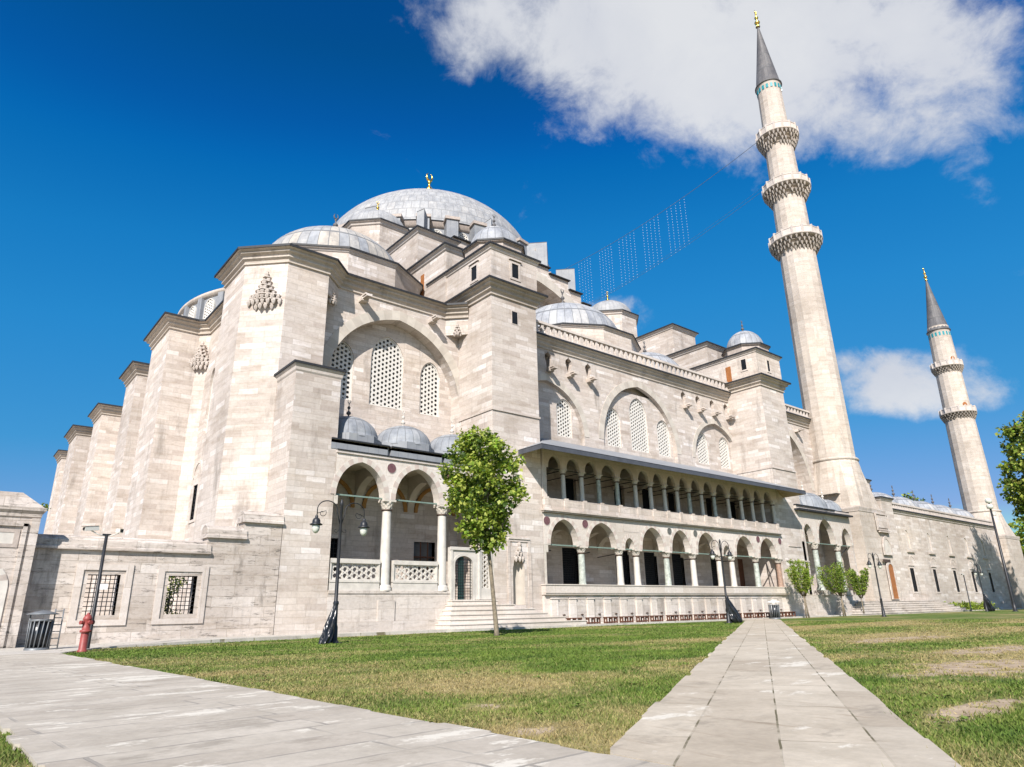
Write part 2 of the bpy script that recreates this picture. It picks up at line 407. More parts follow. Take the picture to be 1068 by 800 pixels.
def paving(name, ang, off, bw, rh, tones, joint=(.16,.14,.085), mort=.018, worn=.595, wobble=.03, cross=0.0):
    t = NT(name); g = t.add('ShaderNodeNewGeometry')
    mp = t.add('ShaderNodeMapping'); mp.inputs['Rotation'].default_value = (0, 0, -ang); mp.inputs['Location'].default_value = off
    t.l.new(g.outputs['Position'], mp.inputs[0])
    br = t.add('ShaderNodeTexBrick'); br.offset = .37; br.offset_frequency = 2; br.squash = 1.3; br.squash_frequency = 2
    wob = t.noise(g.outputs['Position'], 2.5, 3, .6)
    wv = t.vmath('ADD', mp.outputs[0], t.vmath('SCALE', t.vmath('SUBTRACT', wob, (.5,.5,.5)).outputs[0]).outputs[0])
    wv.inputs[1].links[0].from_node.inputs['Scale'].default_value = wobble
    t.l.new(wv.outputs[0], br.inputs['Vector'])
    for k, v in (('Color1', (0,0,0,1)), ('Color2', (1,1,1,1)), ('Mortar', (.5,.5,.5,1)), ('Scale', 1), ('Mortar Size', mort), ('Mortar Smooth', .2), ('Bias', 0), ('Brick Width', bw), ('Row Height', rh)):
        br.inputs[k].default_value = v
    col = t.ramp(br.outputs['Color'], [(i/(len(tones)-1), c) for i, c in enumerate(tones)])
    pos = g.outputs['Position']
    n = t.noise(pos, 1.3, 8, .7); f = t.noise(pos, 14, 4, .7)
    mp2 = t.add('ShaderNodeMapping'); mp2.inputs['Rotation'].default_value = (0, 0, -ang); mp2.inputs['Scale'].default_value = (.55, 1.25, 1)
    t.l.new(pos, mp2.inputs[0]); wl = t.noise(mp2.outputs[0], 1.0, 7, .72)
    col = t.mix(col, t.ramp(n, [(.3, (.80,.79,.77)), (.6, (1.05,1.05,1.05))]), 1.0, 'MULTIPLY')
    col = t.mix(col, t.ramp(f, [(.3, (.88,.88,.88)), (.7, (1.05,1.05,1.05))]), 1.0, 'MULTIPLY')
    wl = t.math('ADD', wl, t.math('MULTIPLY', t.math('SUBTRACT', f, .5), .10))
    if cross:
        mp3 = t.add('ShaderNodeMapping'); mp3.inputs['Rotation'].default_value = (0, 0, -ang); mp3.inputs['Scale'].default_value = (5.0, .8, 1)
        t.l.new(pos, mp3.inputs[0]); cs = t.noise(mp3.outputs[0], 1.0, 6, .7)
        col = t.mix(col, (.22,.165,.11), t.math('MULTIPLY', t.ramp(cs, [(.57, (0,0,0)), (.68, (1,1,1))]), cross))
    col = t.mix(col, (.62,.58,.50), t.ramp(wl, [(worn, (0,0,0)), (worn+.035, (.8,.8,.8))]))
    col = t.mix(col, (.20,.175,.14), t.math('MULTIPLY', t.ramp(wl, [(.34, (1,1,1)), (.42, (0,0,0))]), .5))
    jn = t.noise(pos, 1.7, 3, .6)
    col = t.mix(col, joint, t.math('MULTIPLY', br.outputs['Fac'], t.ramp(jn, [(.44, (.18,.18,.18)), (.56, (1,1,1))])))
    t.bump(t.math('SUBTRACT', t.math('MULTIPLY', f, .3), br.outputs['Fac']), .4, .02)
    t.out(col, .75, 0, .3)
PA = math.radians(31.4)
paving('path_slab', PA, (0, 0, 0), 1.7, .56, [(0.402,0.343,0.267), (0.453,0.391,0.308), (0.489,0.428,0.341), (0.427,0.372,0.296)], joint=(.115,.10,.055), mort=.008, wobble=.012, cross=.5)
paving('walk_slab', math.radians(4), (.2, .1, 0), 1.5, .45, [(0.381,0.336,0.279), (0.421,0.375,0.313), (0.455,0.409,0.344), (0.401,0.356,0.295)], worn=.555, joint=(.27,.245,.21))
paving('kerb_slab', 0, (0, .1, 0), 1.6, .5, [(.45,.415,.37), (.49,.455,.405), (.52,.485,.435)])

# ------------------------------------------------------------------ sun direction
SUN = Vector((-1.18, -1.0, 1.22)).normalized()

# ------------------------------------------------------------------ shared building pieces
def clip(poly, outline):
    out = poly
    n = len(outline)
    for i in range(n):
        a, b = outline[i], outline[(i+1) % n]
        ex, ey = b[0]-a[0], b[1]-a[1]
        res = []
        for k in range(len(out)):
            p, q = out[k], out[(k+1) % len(out)]
            dp = ex*(p[1]-a[1])-ey*(p[0]-a[0]); dq = ex*(q[1]-a[1])-ey*(q[0]-a[0])
            if dp >= 0: res.append(p)
            if (dp >= 0) != (dq >= 0):
                t = dp/(dp-dq); res.append((p[0]+(q[0]-p[0])*t, p[1]+(q[1]-p[1])*t))
        out = res
        if len(out) < 3: return []
    return out
def inset(outline, k):
    """move a convex ccw outline inward by k"""
    n = len(outline); res = []
    for i in range(n):
        a, b, c = outline[i-1], outline[i], outline[(i+1) % n]
        l1 = math.hypot(b[0]-a[0], b[1]-a[1]) or 1e-6; l2 = math.hypot(c[0]-b[0], c[1]-b[1]) or 1e-6
        n1 = (-(b[1]-a[1])/l1, (b[0]-a[0])/l1); n2 = (-(c[1]-b[1])/l2, (c[0]-b[0])/l2)
        kk = max(1+n1[0]*n2[0]+n1[1]*n2[1], .4)
        res.append((b[0]+(n1[0]+n2[0])/kk*k, b[1]+(n1[1]+n2[1])/kk*k))
    return res
def lattice(mb, fr, outline, pitch, d, hole=.31, th=.07, m=0):
    us = [p[0] for p in outline]; zs = [p[1] for p in outline]
    cu = (min(us)+max(us))/2; z0 = min(zs); R = pitch/math.sqrt(3)
    ni = int((max(us)-min(us))/pitch/.866)+3; nj = int((max(zs)-z0)/pitch)+3
    for i in range(-ni//2-1, ni//2+2):
        for j in range(-1, nj):
            cx = cu+i*pitch*.866; cz = z0+.5*pitch+j*pitch+(pitch/2 if i % 2 else 0)
            hx = [(cx+R*math.cos(PI*k/3), cz+R*math.sin(PI*k/3)) for k in range(6)]
            ho = [(cx+hole*pitch*math.cos(PI*k/3), cz+hole*pitch*math.sin(PI*k/3)) for k in range(6)]
            for k in range(6):
                q = [hx[k], hx[(k+1) % 6], ho[(k+1) % 6], ho[k]]
                c = clip(q, outline)
                if len(c) >= 3: mb.face([fr.p(*p, d) for p in c], m)
                e = clip([ho[k], ho[(k+1) % 6], hx[(k+1) % 6]], outline)
                if len(e) == 3 and len(c) == 4:
                    a, b = ho[k], ho[(k+1) % 6]
                    mb.face([fr.p(*a, d), fr.p(*b, d), fr.p(*b, d+th), fr.p(*a, d+th)], m)
def lattice_window(parent, fr, cx, half, z0, zs, za, d, pitch=.29, rim=.07, name='window', hole=.31, n=7):
    o = opening(cx, half, z0, zs, za, n)
    i = inset(o, rim)
    mb = MB(); mb.band(fr, i, o, d-.05, d+.14, closed=True)
    w = mb.build(name, ['plaster_white'], parent)
    mb = MB(); lattice(mb, fr, i, pitch, d, hole); mb.build('plaster_grille', ['plaster_white'], w)
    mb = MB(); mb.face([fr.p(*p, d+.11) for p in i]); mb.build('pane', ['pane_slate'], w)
    return w
def barred_window(parent, fr, u0, u1, z0, z1, d, frame=.18, proud=.06, nb=5, nh=8, name='window', fmat='trim_stone', bar=.018, pane='window_dark', bmat='iron_black', deep=.15, hood=False):
    mb = MB()
    if frame > 0:
        mb.band(fr, rect(u0, u1, z0, z1), rect(u0-frame, u1+frame, z0-frame, z1+frame), d-proud, d+deep+.05, closed=True)
        if hood:
            mb.slab(fr, rect(u0-frame*1.6, u1+frame*1.6, z1+frame*1.5, z1+frame*1.9), (), d-proud-.08, d)
        w = mb.build(name, [fmat], parent)
    else:
        mb.band(fr, rect(u0+.04, u1-.04, z0+.04, z1-.04), rect(u0, u1, z0, z1), d, d+.1, closed=True); w = mb.build(name, [bmat], parent)
    if pane:
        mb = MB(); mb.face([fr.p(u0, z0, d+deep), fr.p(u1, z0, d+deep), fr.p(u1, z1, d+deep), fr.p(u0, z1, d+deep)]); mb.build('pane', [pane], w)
    mb = MB()
    for i in range(1, nb+1):
        u = u0+(u1-u0)*i/(nb+1); mb.bar(fr.p(u, z0, d+.03), fr.p(u, z1, d+.03), bar)
    for i in range(1, nh+1):
        z = z0+(z1-z0)*i/(nh+1); mb.bar(fr.p(u0, z, d+.045), fr.p(u1, z, d+.045), bar)
    mb.build('iron_grille', [bmat], w)
    return w
def finial(parent, x, y, z, h, mat):
    mb = MB(); k = h/2.0
    pr = [(.16,0),(.20,.05),(.10,.16),(.07,.3),(.20,.42),(.24,.52),(.20,.62),(.07,.74),(.06,.9),(.15,1.0),(.17,1.08),(.14,1.16),(.05,1.26),(.04,1.4),(.09,1.46),(.04,1.54),(.02,1.6)]
    mb.lathe((x, y, z), [(r*k, t*k) for r, t in pr], 10)
    cr = []
    for i in range(13):
        a = -PI/2+.45+(2*PI-.9)*i/12
        cr.append((x+.19*k*math.sin(a-PI/2)*-1, y, z+1.8*k+.19*k*math.cos(a-PI/2)*-1))
    cr = [(x+.14*k*math.cos(PI/2+.4+(2*PI-.8)*i/12), y, z+1.74*k+.19*k*math.sin(PI/2+.4+(2*PI-.8)*i/12)) for i in range(13)]
    mb.tube(cr, [.012*k+.045*k*math.sin(PI*i/12) for i in range(13)], 5)
    return mb.build('finial', [mat], parent)
def dome_part(parent, x, y, z0, r, h, mat, nseg, rows, n=48, fin=None, fmat='lead_cone', skirt=.08, k=14, exp=1.0, name='dome'):
    mb = MB(); pr = [(r+skirt, -.04), (r+skirt, .05)]
    for i in range(k):
        a = PI/2*i/(k-1); pr.append((max(.02, r*max(0.0, math.cos(a))**exp), .08+h*math.sin(a)))
    mb.lathe((x, y, z0), pr, n, uvs=(nseg, rows))
    o = mb.build(name, [mat], parent)
    if fin: finial(o, x, y, z0+h+.05, fin, fmat)
    return o
CORN = [(0,-.80),(.09,-.78),(.09,-.70),(.05,-.68),(.07,-.60),(.20,-.50),(.20,-.42),(.16,-.40),(.20,-.32),(.36,-.24),(.36,-.17),(.32,-.15),(.40,-.10),(.50,-.08),(.50,-.03)]
def cornice(parent, poly, ztop, closed=False, over=.5, hgt=.8, back=.6, name='cornice', mat='cornice_stone', rise=.12):
    mb = MB(); ko = over/.5; kh = hgt/.8
    pr = [(o*ko, ztop+z*kh) for o, z in CORN]
    n = len(pr)
    pr += [(over+.06, ztop-.06), (over+.06, ztop+.07), (-back, ztop+rise+.05)]
    mb.sweep(poly, pr, closed, 0, 1, n-1)
    return mb.build(name, [mat, 'lead_edge'], parent)
def simple_cornice(parent, poly, ztop, closed=False, over=.28, hgt=.32, back=.5, name='cornice', rise=.25, mat='trim_stone'):
    mb = MB(); pr = [(0, ztop-hgt), (over*.35, ztop-hgt*.8), (over*.5, ztop-hgt*.45), (over*.95, ztop-.12), (over*.95, ztop-.05), (over+.05, ztop-.06), (over+.05, ztop+.06), (-back, ztop+rise+.05)]
    mb.sweep(poly, pr, closed, 0, 1, 4)
    return mb.build(name, [mat, 'lead_edge'], parent)
def balustrade(parent, x0, x1, y, z0, z1, step=.56, w=.2, mat='trim_stone'):
    mb = MB()
    mb.box(x0, x1, y-.14, y+.14, z0, z0+.14); mb.box(x0, x1, y-.17, y+.17, z1-.18, z1)
    n = int((x1-x0)/step)
    for i in range(n+1):
        x = x0+(x1-x0)*(i+.5)/(n+1)
        ww = w*(1.5 if i % 6 == 0 else 1)
        mb.box(x-ww/2, x+ww/2, y-.1, y+.1, z0+.14, z1-.18)
    return mb.build('balustrade', [mat], parent)
def column(parent, x, y, z0, z1, r, zc, capw, mat='white_marble', base=True, cap=True):
    mb = MB()
    if base:
        mb.lathe((x, y, z0), [(r*1.5, 0), (r*1.5, .1), (r*1.35, .14), (r*1.42, .2), (r*1.12, .28)], 16)
        mb.lathe((x, y, z0), [(r*1.06, .28), (r*1.05, .4), (r, (z1-z0)*.5), (r*.9, z1-z0)], 16)
    else:
        mb.lathe((x, y, z0), [(r*1.15, 0), (r*1.05, .1), (r, .2), (r*.9, z1-z0)], 14)
    c = mb.build('column', [mat], parent)
    if cap:
        mb = MB(); h = zc-z1
        mb.lathe((x, y, z1), [(r*.95, 0), (r*1.12, .03), (r*1.12, .07), (r*.98, .09)], 16, m=1)
        for k, (f0, f1, rr) in enumerate(((.12,.42,1.12),(.34,.66,1.32),(.58,.84,1.55))):
            for i in range(8):
                a = 2*PI*(i+(.5 if k % 2 else 0))/8
                px, py = x+rr*r*.72*math.cos(a), y+rr*r*.72*math.sin(a)
                mb.lathe((px, py, z1+h*f0), [(.02, 0), (r*.30, h*(f1-f0)*.55), (r*.36, h*(f1-f0))], 5, smooth=False)
        mb.lathe((x, y, z1), [(r*.9, .08), (r*1.0, h*.4), (r*1.35, h*.8)], 12)
        mb.box(x-capw/2, x+capw/2, y-capw/2, y+capw/2, z1+h*.82, zc)
        mb.build('capital', ['capital_stone', 'bronze_dark'], c)
    return c
def muqarnas(parent, cx, cy, nx, ny, ztop, tiers, sc, name='muqarnas'):
    """corbelled stalactite cluster on a wall: (nx,ny) outward normal; tiers: (n cells, spread, drop)"""
    tx, ty = -ny, nx
    mb = MB()
    def cell(px, py, z, w, h):
        mb.lathe((px, py, z), [(.02, 0), (w*.30, h*.22), (w*.50, h*.55), (w*.56, h*.72), (w*.40, h*.80), (w*.46, h)], 6, smooth=False, phase=math.atan2(ny, nx))
    for z, n, half, dep in tiers:
        for i in range(n):
            f = 0 if n == 1 else -1+2*i/(n-1)
            px = cx+tx*f*half*sc+nx*dep*(1-.75*f*f)*sc; py = cy+ty*f*half*sc+ny*dep*(1-.75*f*f)*sc
            cell(px, py, ztop-z*sc, (.21+.05*random.random())*sc*1.15, .40*sc)
        if n > 1:
            w_ = (half+.2)*sc; d_ = (dep*1.05+.03)*sc; zt_ = ztop-z*sc+.40*sc
            mb.prism([(cx-tx*w_-nx*.05, cy-ty*w_-ny*.05), (cx-tx*w_*.7+nx*d_*.7, cy-ty*w_*.7+ny*d_*.7), (cx+nx*d_*1.25, cy+ny*d_*1.25), (cx+tx*w_*.7+nx*d_*.7, cy+ty*w_*.7+ny*d_*.7), (cx+tx*w_-nx*.05, cy+ty*w_-ny*.05)][::1 if (tx*ny-ty*nx) < 0 else -1], zt_-.06*sc, zt_)
    return mb.build(name, ['trim_stone'], parent)
MUQ = [(.28,1,0,.14),(.60,2,.10,.24),(.92,3,.20,.34),(1.24,4,.32,.42),(1.56,5,.52,.46),(1.86,7,.86,.42),(2.14,7,.98,.32),(2.42,4,.5,.22)]
def spout(mb, x, y, z, L=.95):
    mb.box(x-.22, x+.22, y-L*.45, y+.05, z-.22, z)
    mb.box(x-.17, x+.17, y-L, y-L*.45, z-.12, z+.03)
    mb.box(x-.22, x-.14, y-L*.9, y, z, z+.1); mb.box(x+.14, x+.22, y-L*.9, y, z, z+.1)

# ================================================================== THE MOSQUE
mosque = thing('mosque', 'huge pale stone mosque with a great lead dome, smaller domes and arcades, behind the lawn', 'mosque', (40.35, 60, 0))
F30 = FX(30.0); F335 = FX(33.5)

# ---- outer walls
mb = MB()
bayA = opening(18.9, 4.5, 9.2, 12.9, 17.85, 14)
mb.slab(F335, rect(11.2, 25.0, 0, 18.9), [bayA, rect(20.35, 21.75, 3.05, 4.7), rect(15.2, 15.95, 2.9, 4.65)], 0, .8)
a1 = opening(30.9, 3.55, 11.0, 12.8, 16.42, 10); a2 = opening(40.87, 4.35, 11.0, 12.9, 17.85, 12); a3 = opening(51.0, 3.3, 11.0, 12.9, 16.4, 10)
NX = (31.15, 33.2, 35.25, 46.85, 48.9, 51.0, 53.1)
ogee = [[(x-.17, 17.3), (x+.17, 17.3), (x+.2, 17.75), (x+.34, 18.2), (x+.28, 18.42), (x+.08, 18.56), (x, 18.72), (x-.08, 18.56), (x-.28, 18.42), (x-.34, 18.2), (x-.2, 17.75)] for x in NX]
mb.slab(F335, rect(25.002, 55.5, 0, 18.9), [a1, a2, a3, *ogee, *[rect(u-.72, u+.72, 2.3, 4.85) for u in (32.45, 37.6, 40.7, 43.95, 48.9)], rect(52.03, 52.95, 2.0, 4.75),
     *[rect(u-.55, u+.55, 6.7, 9.6) for u in (32.8, 37.75, 40.9, 44.0, 49.0, 52.5)]], 0, .3)
bayC = opening(61.8, 5.0, 9.3, 11.9, 18.0, 12)
mb.slab(F335, rect(55.502, 68.6, 0, 18.7), [bayC], 0, 1.2)
F347 = FX(34.3); F338 = FX(33.8)
wA = [(15.72, .73, 12.47, 14.85, 15.98), (18.66, 1.11, 12.47, 15.45, 16.95), (21.70, .73, 12.47, 14.85, 15.98)]
mb.slab(F347, rect(13.0, 24.0, 9.0, 18.4), [opening(*w, 7) for w in wA], .002, .5)
wB = [(29.0, .76, 12.6, 14.6, 15.45), (32.80, .76, 12.6, 14.6, 15.45), (38.0, .80, 12.6, 14.7, 15.65), (41.0, 1.05, 12.6, 15.5, 17.0), (44.02, .80, 12.6, 14.7, 15.65), (49.3, .80, 12.6, 14.5, 15.4), (52.55, .76, 12.6, 14.5, 15.45)]
mb.slab(F338, rect(26.5, 55.4, 10.5, 17.25), [opening(*w, 7) for w in wB], .002, .5); mb.box(26.5, 55.4, 34.25, 34.6, 17.2, 18.9)
for x in NX: mb.box(x-.4, x-.345, 33.81, 34.24, 17.2, 18.8); mb.box(x+.345, x+.4, 33.81, 34.24, 17.2, 18.8); mb.box(x-.4, x+.4, 33.81, 34.24, 17.24, 17.29); mb.box(x-.4, x+.4, 33.81, 34.24, 18.74, 18.8)
mb.box(56.5, 67.5, 34.702, 35.2, 8.0, 18.5)
# far sides and the qibla wall
FQ = FL(11.1)
qw = [(-43.0-d, .62, 11.6, 14.6, 15.9) for d in (0, 11.0, 22.3, 32.2)]
qb = [rect(-44.0-d, -43.1-d, 6.4, 8.5) for d in (0, 11.0, 22.3, 32.2)]
mb.slab(FQ, rect(-96, -33.6, 0, 18.9), [opening(*w, 7) for w in qw]+qb, 0, .8)
mb.box(11.9, 68.6, 95.4, 96, 0, 19.3); mb.box(68.0, 68.6, 34.8, 95.3, 0, 19.3)
mb.build('wall', ['limestone'], mosque)
for w in wA: lattice_window(mosque, F347, w[0], w[1]-.004, *w[2:], .12, hole=.335)
for w in wB: lattice_window(mosque, F338, w[0], w[1]-.004, *w[2:], .12, pitch=.27, hole=.355)
for w in qw[:2]: lattice_window(mosque, FQ, w[0], w[1]-.004, *w[2:], .2, pitch=.27)
for r in qb: barred_window(mosque, FQ, r[0][0], r[1][0], 6.4, 8.5, .0, frame=.16, proud=.05, nb=2, nh=8, deep=.4)
for k, d in enumerate((0, 11.0)):
    mb = MB(); mb.band(FQ, arch(-43.55-d, .75, 9.0, 9.85, 6), arch(-43.55-d, .9, 9.0, 10.05, 6), -.05, .05); mb.build('relieving_arch', ['trim_stone'], mosque)
# interior dark core keeps daylight out of the window holes
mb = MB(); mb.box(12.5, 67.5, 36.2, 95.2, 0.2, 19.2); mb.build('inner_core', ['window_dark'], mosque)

# ---- voussoir rings of the great wall arches
def ring(fr, cx, half, zs, za, w, mats, n, d0, d1, name='arch_ring', wa=None):
    mb = MB(); a = arch(cx, half, zs, za, n); b = arch(cx, half+w, zs, za+(w if wa is None else wa), n)
    mb.band(fr, a, b, d0, d1, mats=list(range(len(mats)))); mb.build(name, mats, mosque)
ring(F335, 18.9, 4.5, 12.9, 17.85, .62, ['voussoir_buff', 'voussoir_grey'], 14, -.035, .004)
ring(F335, 40.87, 4.35, 12.9, 17.85, .55, ['voussoir_buff', 'voussoir_grey'], 13, -.03, .004)
ring(F335, 30.9, 3.55, 12.8, 16.42, .5, ['voussoir_buff', 'voussoir_grey'], 10, -.03, .004)
ring(F335, 51.0, 3.3, 12.9, 16.4, .4, ['voussoir_buff', 'voussoir_grey'], 10, -.03, .004)
ring(F335, 61.8, 5.0, 11.9, 18.0, .5, ['voussoir_buff', 'voussoir_grey'], 12, -.03, .004)

# ---- buttresses of the qibla side
def buttress(poly, z1, cap=True, ztop=19.6):
    mb = MB(); mb.prism(poly, -.2, z1); return mb.build('buttress', ['limestone_pale'], mosque)
pier = [(9.7, 37.4), (9.7, 34.05), (11.4, 32.35), (13.72, 32.35), (13.72, 33.6), (11.2, 37.4)]
buttress(pier, 18.95)
QB = [(8.7, 45.4, 50.2), (9.0, 56.3, 60.2), (8.9, 69.9, 74.2), (8.25, 79.6, 84.6), (8.6, 92.8, 96.4)]
for x, y0, y1 in QB: buttress([(x, y1), (x, y0), (10.55, y0), (11.15, y0-.6), (11.15, y1)], 18.95)
poly = []
for x, y0, y1 in reversed(QB):
    poly += [(11.1, y1+.6), (10.5, y1), (x, y1), (x, y0), (10.5, y0), (11.1, y0-.6)]
poly += [(11.1, 38.0), (10.5, 37.4), (9.7, 37.4), (9.7, 34.05), (11.4, 32.35), (13.72, 32.35), (14.9, 33.5), (22.2, 33.5), (23.3, 32.4)]
cornice(mosque, poly[2:], 19.6)
for tri in ([(13.72, 32.4), (14.85, 33.52), (13.72, 33.52)], [(22.25, 33.52), (23.32, 32.45), (23.32, 33.52)]):
    mb = MB(); mb.prism(tri, 17.7, 18.9); mb.build('corner_corbel', ['limestone'], mosque)
muqarnas(mosque, 10.62, 33.10, -.707, -.707, 18.15, MUQ, .86)
muqarnas(mosque, 10.75, 45.0, -.707, -.707, 18.1, MUQ, .78)
muqarnas(mosque, 22.85, 32.98, -.707, -.707, 18.35, MUQ[:4], .62)
muqarnas(mosque, 14.2, 32.98, .707, -.707, 18.2, MUQ[:5], .55)
# the lower projecting buttress in front of the corner pier
mb = MB(); mb.box(11.44, 13.76, 30.0, 33.6, -.2, 12.02); mb.build('buttress', ['limestone'], mosque)
simple_cornice(mosque, [(11.44, 33.4), (11.44, 30.0), (13.76, 30.0), (13.76, 33.4)], 12.42, over=.14, hgt=.42, back=.9, rise=.42)
mb = MB(); mb.face([(12.2, 30.8, 12.84), (12.9, 30.8, 12.84), (12.9, 33.4, 12.84), (12.2, 33.4, 12.84)]); mb.build('lead_cap', ['lead_sheet'], mosque)
# a blind arch outline low on the chamfer
mb = MB(); fch = Fr(9.7, 34.05, 1, -1); mb.band(fch, arch(1.65, .55, 4.7, 5.5, 6), arch(1.65, .66, 4.7, 5.68, 6), -.04, .02); mb.build('relieving_arch', ['trim_stone'], mosque)

# ---- gallery side cornices, balustrades, spouts, niches
cornice(mosque, [(26.9, 33.5), (53.6, 33.5)], 19.6, hgt=.82)
cornice(mosque, [(57.3, 33.5), (68.2, 33.5)], 19.42, hgt=.86)
balustrade(mosque, 27.3, 53.5, 33.2, 19.66, 20.65)
balustrade(mosque, 57.5, 68.5, 33.2, 19.48, 20.33, .62)
for x, z, l in [(16.35, 18.5, .95), (21.15, 18.42, .95), (65.3, 17.95, .9)]+[(x, 17.28, .8) for x in (31.15, 33.15, 35.2, 46.85, 48.9, 51.0, 53.1)]:
    mb = MB(); spout(mb, x, 33.5, z, l); mb.build('water_spout', ['limestone_worn'], mosque)

# ---- the two gallery towers
def tower(x0, x1, right):
    mb = MB(); mb.box(x0, x1, 30.5, 37.2, -.2, 19.55)
    hole_ = [[(24.62, 1.2), (25.48, 1.2), (25.48, 3.15), (25.36, 3.6), (25.05, 4.25), (24.74, 3.6), (24.62, 3.15)]] if not right else []
    mb.slab(FX(30.0), rect(x0, x1, -.2, 19.55), hole_, 0, .5)
    mb.box(x0+.02, x1+.2, 30.02, 37.3, 20.3, 22.75)
    t = mb.build('tower', ['limestone_pale'], mosque)
    cornice(t, [(x0, 37.2), (x0, 30.0), (x1, 30.0), (x1, 37.2)], 20.4, over=.55, hgt=.85, back=.3, rise=.05, mat='cornice_stone')
    simple_cornice(t, [(x0+.02, 37.3), (x0+.02, 30.02), (x1+.2, 30.02), (x1+.2, 37.3)], 23.08, over=.2, hgt=.36, back=1.6, rise=.2)
    mb = MB(); mb.face([(x0+1.5, 31.5, 23.27), (x1-1.2, 31.5, 23.27), (x1-1.2, 37.3, 23.27), (x0+1.5, 37.3, 23.27)]); mb.build('lead_roof', ['lead_sheet'], t)
    cx = (x0+x1)/2+.15; cy = 32.15
    oc = ngon(cx, cy, 2.05, 8, PI/8)
    mb = MB(); mb.prism(oc, 23.2, 23.85); mb.build('drum', ['plum_stone'], t)
    simple_cornice(t, oc, 23.95, closed=True, over=.16, hgt=.2, back=.4, rise=.1, mat='plum_stone')
    dome_part(t, cx, cy, 24.0, 1.72, 1.85, 'lead_pale', 20, 2, 32, fin=1.3)
    FT = FX(30.02)
    fl = FL(x0+.02)
    if not right:
        barred_window(t, FT, 25.0, 25.56, 21.27, 22.28, -.01, frame=.15, proud=.04, nb=2, nh=4, deep=.008, hood=True)
        barred_window(t, fl, -32.1, -31.5, 21.25, 22.25, -.01, frame=.15, proud=.04, nb=2, nh=4, deep=.008, hood=True)
        barred_window(t, FX(30), 24.93, 25.38, 18.02, 18.86, -.005, frame=.05, proud=.015, nb=3, nh=5, deep=.003)
    else:
        barred_window(t, FT, 55.2, 55.62, 21.25, 22.3, -.01, frame=.12, proud=.04, nb=2, nh=4, deep=.008)
        barred_window(t, fl, -31.58, -31.08, 21.4, 22.4, -.01, frame=.12, proud=.04, nb=2, nh=4, deep=.008)
        mb = MB(); mb.slab(fl, rect(-33.25, -32.72, 20.45, 22.15), (), -.03, .02); mb.build('door', ['door_orange'], t)
    mb = MB(); mb.box(x0-.05, x1+.05, 29.93, 30.1, 12.1, 12.22); mb.box(x0-.05, x0+.05, 30.1, 33.4, 12.1, 12.22); mb.build('string_course', ['limestone_worn'], t)
    return t
tower(23.3, 26.95, False)
tower(53.5, 57.3, True)

# ---- stepped buttress walls running back from each tower to the great piers
def steps(x0, x1, door):
    mb = MB()
    mb.box(x0, x1, 35.0, 47, 19.2, 24.9); mb.box(x0-.02, x1+.02, 38.75, 49, 24.9, 28.1)
    
    st = mb.build('stepped_buttress', ['limestone'], mosque)
    for y, z in ((35.0, 25.25), (38.75, 28.45)):
        simple_cornice(st, [(x0, y+8), (x0, y), (x1, y), (x1, y+8)], z, over=.28, hgt=.42, back=1.2, rise=.5)
        mb = MB(); mb.face([(x0+1.1, y+1.1, z+.48), (x1-1.1, y+1.1, z+.48), (x1-1.1, y+9, z+.48), (x0+1.1, y+9, z+.48)]); mb.build('lead_roof', ['lead_sheet'], st)
    if door:
        mb = MB(); mb.slab(FL(x0), rect(-38.2, -37.75, 22.2, 24.2), (), -.03, .02); mb.build('door', ['door_orange'], st)
steps(23.2, 26.6, True)
steps(53.55, 57.3, False)
# weight towers at the great piers
for cx in (25.0, 55.7):
    oc = ngon(cx, 49.1, 3.25, 8, PI/8)
    mb = MB(); mb.prism(oc, 19.5, 32.6); w = mb.build('weight_tower', ['limestone'], mosque)
    simple_cornice(w, oc, 33.05, closed=True, over=.3, hgt=.45, back=.6, rise=.2)
    dome_part(w, cx, 49.1, 33.1, 2.8, 2.3, 'lead_main', 36, 2, 40, fin=1.7, fmat='gilt', exp=.92)

# ---- tympanum wall with its great arch and stepped top
FT = FX(48.0)
pts = [(27, 19.5), (53.7, 19.5), (53.7, 32.6)]
half = [(51.3, 32.6), (51.3, 33.4), (50.0, 33.4), (50.0, 34.45), (48.1, 34.45), (48.1, 35.5), (45.2, 35.5), (45.2, 36.15), (41, 36.15), (41, 36.16)]
outer = pts+half+[(2*40.35-x, z) for x, z in half[::-1]]+[(27, 32.6)]
R = 15.2; cz = 19.3
big = [(40.35+R*math.cos(a), cz+R*math.sin(a)) for a in [math.radians(35+110*i/16) for i in range(17)]]
hole = [(27.9, 20.0), (52.8, 20.0)]+big
mb = MB(); mb.slab(FT, outer, [hole], 0, 3.0); mb.box(27.1, 53.6, 50.0, 50.6, 19.5, 34.6)
tw = mb.build('tympanum_wall', ['limestone'], mosque)
mb = MB(); bigo = [(40.35+(R+1.05)*math.cos(a), cz+(R+1.05)*math.sin(a)) for a in [math.radians(35+110*i/16) for i in range(17)]]
bigi = [(40.35+(R-.01)*math.cos(a), cz+(R-.01)*math.sin(a)) for a in [math.radians(35+110*i/16) for i in range(17)]]
mb.band(FT, bigi, bigo, -.12, .01); mb.build('arch_ring', ['voussoir_buff'], tw)
for sgn in (1, -1):
    for xa, xb, z in ((45.2, 48.1, 35.5), (48.1, 50.0, 34.45), (50.0, 51.3, 33.4), (51.3, 53.7, 32.6), (40.36, 45.2, 36.15)):
        if sgn < 0: xa, xb = 80.7-xb, 80.7-xa
        mb = MB(); mb.box(xa-.05, xb+.12, 47.7, 51.2, z, z+.1); mb.build('coping', ['lead_edge'], tw)
for x in (30.5, 34, 37.2, 40.35, 43.5, 46.7, 50.2):
    lattice_window(tw, FX(50), x, .8, 26.5, 28.6, 29.6, -.05, pitch=.3)

